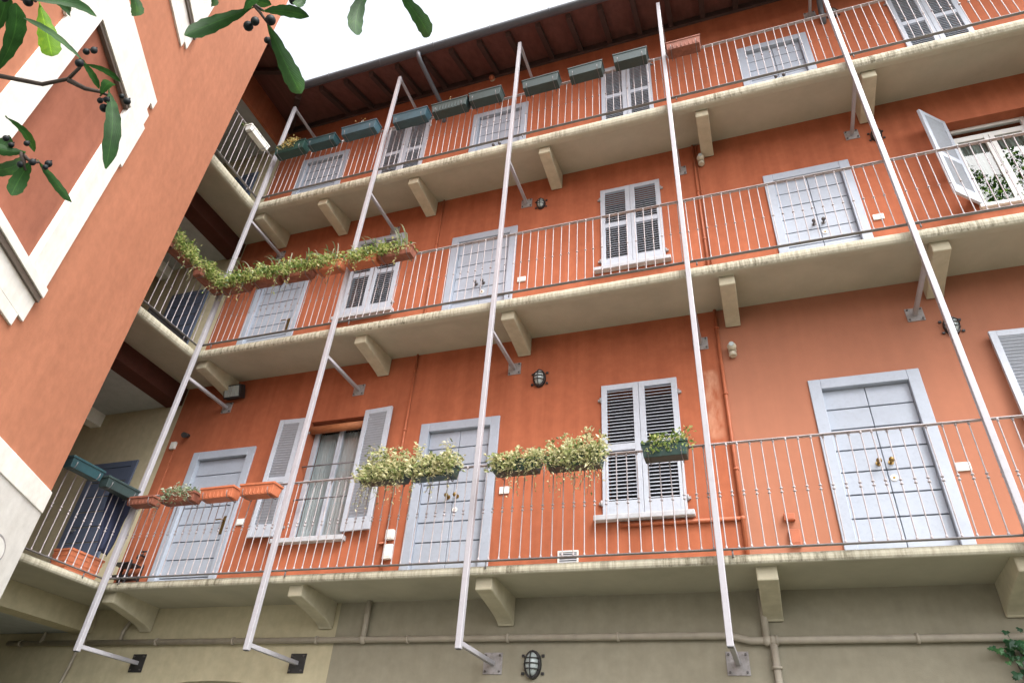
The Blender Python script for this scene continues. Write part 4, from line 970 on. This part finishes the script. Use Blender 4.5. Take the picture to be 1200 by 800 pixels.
BERRIES = [
    ((5.843, -6.47, -0.605), 0.0113),
    ((5.833, -6.48, -0.597), 0.0105),
    ((5.908, -6.361, -0.645), 0.0090),
    ((5.923, -6.357, -0.641), 0.0099),
    ((5.899, -6.355, -0.674), 0.0098),
    ((5.91, -6.274, -0.722), 0.0100),
    ((5.896, -6.282, -0.701), 0.0082),
    ((5.926, -6.286, -0.716), 0.0081),
    ((5.974, -6.274, -0.724), 0.0081),
    ((5.958, -6.28, -0.708), 0.0072),
    ((5.771, -6.33, -0.842), 0.0087),
    ((5.779, -6.319, -0.852), 0.0087),
    ((5.783, -6.286, -0.876), 0.0096),
    ((5.818, -6.261, -0.856), 0.0088),
    ((5.824, -6.289, -0.885), 0.0086),
    ((5.829, -6.267, -0.877), 0.0070),
    ((6.081, -6.184, -0.338), 0.0138),
    ((6.104, -6.189, -0.336), 0.0158),
    ((6.146, -6.182, -0.341), 0.0146),
    ((6.12, -6.149, -0.363), 0.0116),
    ((6.194, -6.184, -0.28), 0.0106),
    ((5.78, -6.485, -0.583), 0.0088),
    ((5.818, -6.314, -0.855), 0.0069),
]
TWIGS = [
    [(5.364, -6.361, -0.477), (5.673, -6.373, -0.647), (5.785, -6.342, -0.681), (5.847, -6.334, -0.677), (5.881, -6.343, -0.665), (5.89, -6.348, -0.653)],
    [(5.847, -6.333, -0.679), (5.87, -6.307, -0.683), (5.9, -6.292, -0.686), (5.913, -6.283, -0.691)],
    [(5.322, -6.277, -0.609), (5.728, -6.314, -0.833), (5.787, -6.299, -0.857), (5.802, -6.283, -0.87), (5.8, -6.269, -0.854)],
    [(5.788, -6.298, -0.857), (5.79, -6.276, -0.885)],
    [(5.978, -6.236, 0.021), (6.092, -6.22, -0.285), (6.112, -6.195, -0.307), (6.128, -6.172, -0.33)],
    [(6.091, -6.218, -0.288), (6.122, -6.193, -0.305)],
    [(6.327, -6.13, 0.064), (6.354, -6.127, -0.186)],
    [(6.324, -6.117, 0.045), (6.42, -6.098, -0.188)],
    [(5.573, -6.491, -0.372), (5.841, -6.482, -0.591), (5.858, -6.465, -0.604)],
    [(5.826, -6.39, -0.201), (5.969, -6.389, -0.472)],
    [(5.942, -6.299, -0.087), (6.006, -6.268, -0.267)],
    [(5.374, -6.402, -0.418), (5.713, -6.439, -0.609)],
]

tr = thing('berry_tree', 'branches of long dark green leaves and blue-black berries hanging in at the upper left', 'tree', (4.55, -6.75, GZ))
O = Vector((4.55, -6.75, GZ))
mb = MB(); mb.tube([Vector(p) - O for p in ((4.55, -6.75, GZ - 0.1), (4.56, -6.74, GZ + 0.3), (4.60, -6.70, -2.2), (4.55, -6.72, -1.2), (4.62, -6.62, -0.1), (4.75, -6.55, 0.8), (4.7, -6.5, 2.2))], [0.13, 0.10, 0.085, 0.078, 0.066, 0.05, 0.02], 12)
tk = mb.build('trunk', M['bark'], tr)
mb = MB()
mb.tube([Vector(p) - O for p in ((4.58, -6.70, -1.0), (5.0, -6.45, -0.62), (5.364, -6.36, -0.49), (5.60, -6.37, -0.60))], [0.035, 0.022, 0.012, 0.007], 8)
mb.tube([Vector(p) - O for p in ((4.62, -6.62, -0.1), (5.2, -6.45, 0.02), (5.75, -6.35, 0.10), (6.33, -6.12, 0.10), (6.7, -6.0, 0.2))], [0.04, 0.03, 0.022, 0.012, 0.006], 8)
mb.tube([Vector(p) - O for p in ((5.2, -6.45, 0.02), (5.3, -6.47, -0.15), (5.374, -6.402, -0.418))], [0.018, 0.013, 0.008], 8)
mb.tube([Vector(p) - O for p in ((5.3, -6.47, -0.15), (5.573, -6.491, -0.372))], [0.012, 0.008], 8)
mb.tube([Vector(p) - O for p in ((5.0, -6.45, -0.62), (5.322, -6.277, -0.609))], [0.014, 0.008], 8)
mb.tube([Vector(p) - O for p in ((5.75, -6.35, 0.10), (5.826, -6.39, -0.201))], [0.012, 0.006], 8); mb.tube([Vector(p) - O for p in ((5.75, -6.35, 0.10), (5.942, -6.299, -0.087))], [0.012, 0.006], 8)
mb.tube([Vector(p) - O for p in ((5.75, -6.35, 0.10), (5.978, -6.236, 0.021))], [0.014, 0.007], 8)
mb.build('limb', M['bark'], tr)
for tw in TWIGS:
    mb = MB(); pts = [Vector(p) - O for p in tw]; mb.tube(pts, [0.0058 - 0.003 * i / (len(pts) - 1) for i in range(len(pts))], 7); mb.build('twig', M['bark'], tr)
camv = Vector(CC)
def long_leaf(base, tip, width, kind, tilt, r):
    b, t_ = Vector(base), Vector(tip); d = t_ - b; L = d.length; d.normalize()
    view = (camv - (b + t_) / 2).normalized(); s = d.cross(view).normalized(); n = s.cross(d)
    a = math.radians(tilt) * r.choice((-1, 1)); s, n = s * math.cos(a) + n * math.sin(a), n * math.cos(a) - s * math.sin(a)
    if n.z > 0: n = -n; s = -s                       # underside faces down
    up = -n; m_ = MB(); m_.uv = []; nu, nv = 14, 4; vs = []; bend = r.uniform(0.04, 0.16) * L; side = r.uniform(-0.05, 0.05) * L
    for i in range(nu + 1):
        u = i / nu; ww = width * 0.5 * min(1.0, 1.28 * u ** 0.62 * max(0.0, 1 - u ** 3.2) ** 0.62) + 0.0006
        for j in range(nv + 1):
            v_ = j / nv * 2 - 1; edge = abs(v_)
            wob = 0.03 * width * math.sin(u * 31 + v_) * (edge > 0.9)
            p = b + d * L * u + s * (v_ * ww + wob + side * math.sin(math.pi * u)) + up * (bend * math.sin(math.pi * u) + edge * ww * 0.28)
            vs.append(p - O); m_.uv.append((u, (v_ + 1) / 2))
    m_.add(vs, [(i * (nv + 1) + j, i * (nv + 1) + j + 1, (i + 1) * (nv + 1) + j + 1, (i + 1) * (nv + 1) + j) for i in range(nu) for j in range(nv)], True)
    k0 = len(m_.v); m_.tube([b - O - d * L * 0.05, b - O + d * L * 0.03], 0.0016, 5); m_.uv += [(0.02, 0.5)] * (len(m_.v) - k0)
    return m_.build('leaf', M['loquat_young'] if kind else M['loquat'], tr)
rl = random.Random(11)
for a in LEAVES: long_leaf(*a, rl)
for c, r_ in BERRIES:
    mb = MB(); p = Vector(c) - O; r_ *= rl.uniform(0.62, 0.92); mb.ball(p, r_, 14, 10, (1, 1, rl.uniform(1.0, 1.2))); mb.tube([p + Vector((0, 0, r_ * 0.9)), p + Vector((0.004, 0.0, r_ * 1.25)), p + Vector((-0.003, 0.004, r_ * 1.9))], [r_ * 0.3, r_ * 0.14, r_ * 0.14], 6); mb.build('berry', M['berry'], tr)

# ------------------------------------------------------------------ ivy climbing the taupe wall at lower right
iv = thing('ivy', 'dark green ivy climbing the taupe ground floor wall at lower right', 'ivy', (9.28, 0, GZ))
ri = random.Random(5); mb = MB(); st = MB()
def ivy_leaf(mb, p, size, r):
    out = Vector((r.uniform(-.6, .6), -1, r.uniform(-.2, .8))).normalized(); dn = Vector((r.uniform(-.6, .6), r.uniform(-.3, .1), -1)); dn = (dn - out * dn.dot(out)).normalized(); sd = out.cross(dn)
    shape = [(0, 0.1), (0.30, -0.08), (0.58, 0.12), (0.36, 0.42), (0.45, 0.66), (0.16, 0.66), (0, 1.0), (-0.16, 0.66), (-0.45, 0.66), (-0.36, 0.42), (-0.58, 0.12), (-0.30, -0.08)]
    vs = [p + sd * x * size + dn * y * size + out * (-abs(x) * 0.25 * size) for x, y in shape]; c = p + dn * size * 0.35 + out * 0.004
    mb.add([c] + vs, [(0, i + 1, (i + 1) % 12 + 1) for i in range(12)])
for k in range(14):
    x = ri.uniform(-0.38, 0.7); z = 0.0; pts = [(x, -0.02, 0)]; top = 3.5 - 0.36 - 0.35 * max(0, -x) - ri.random() * 0.12
    while z < top: z += 0.12; x += ri.gauss(0, 0.035); pts.append((x, -0.02, z))
    st.tube(pts, 0.006, 5)
    for p in pts:
        for _ in range(7 if p[2] > 2.2 else 1): ivy_leaf(mb, Vector(p) + Vector((ri.gauss(0, 0.08), -ri.uniform(0.01, 0.14), ri.gauss(0, 0.05))), ri.uniform(0.04, 0.078), ri)
mb.build('leaves', M['leaf_ivy'], iv); st.build('stem', M['bark'], iv)
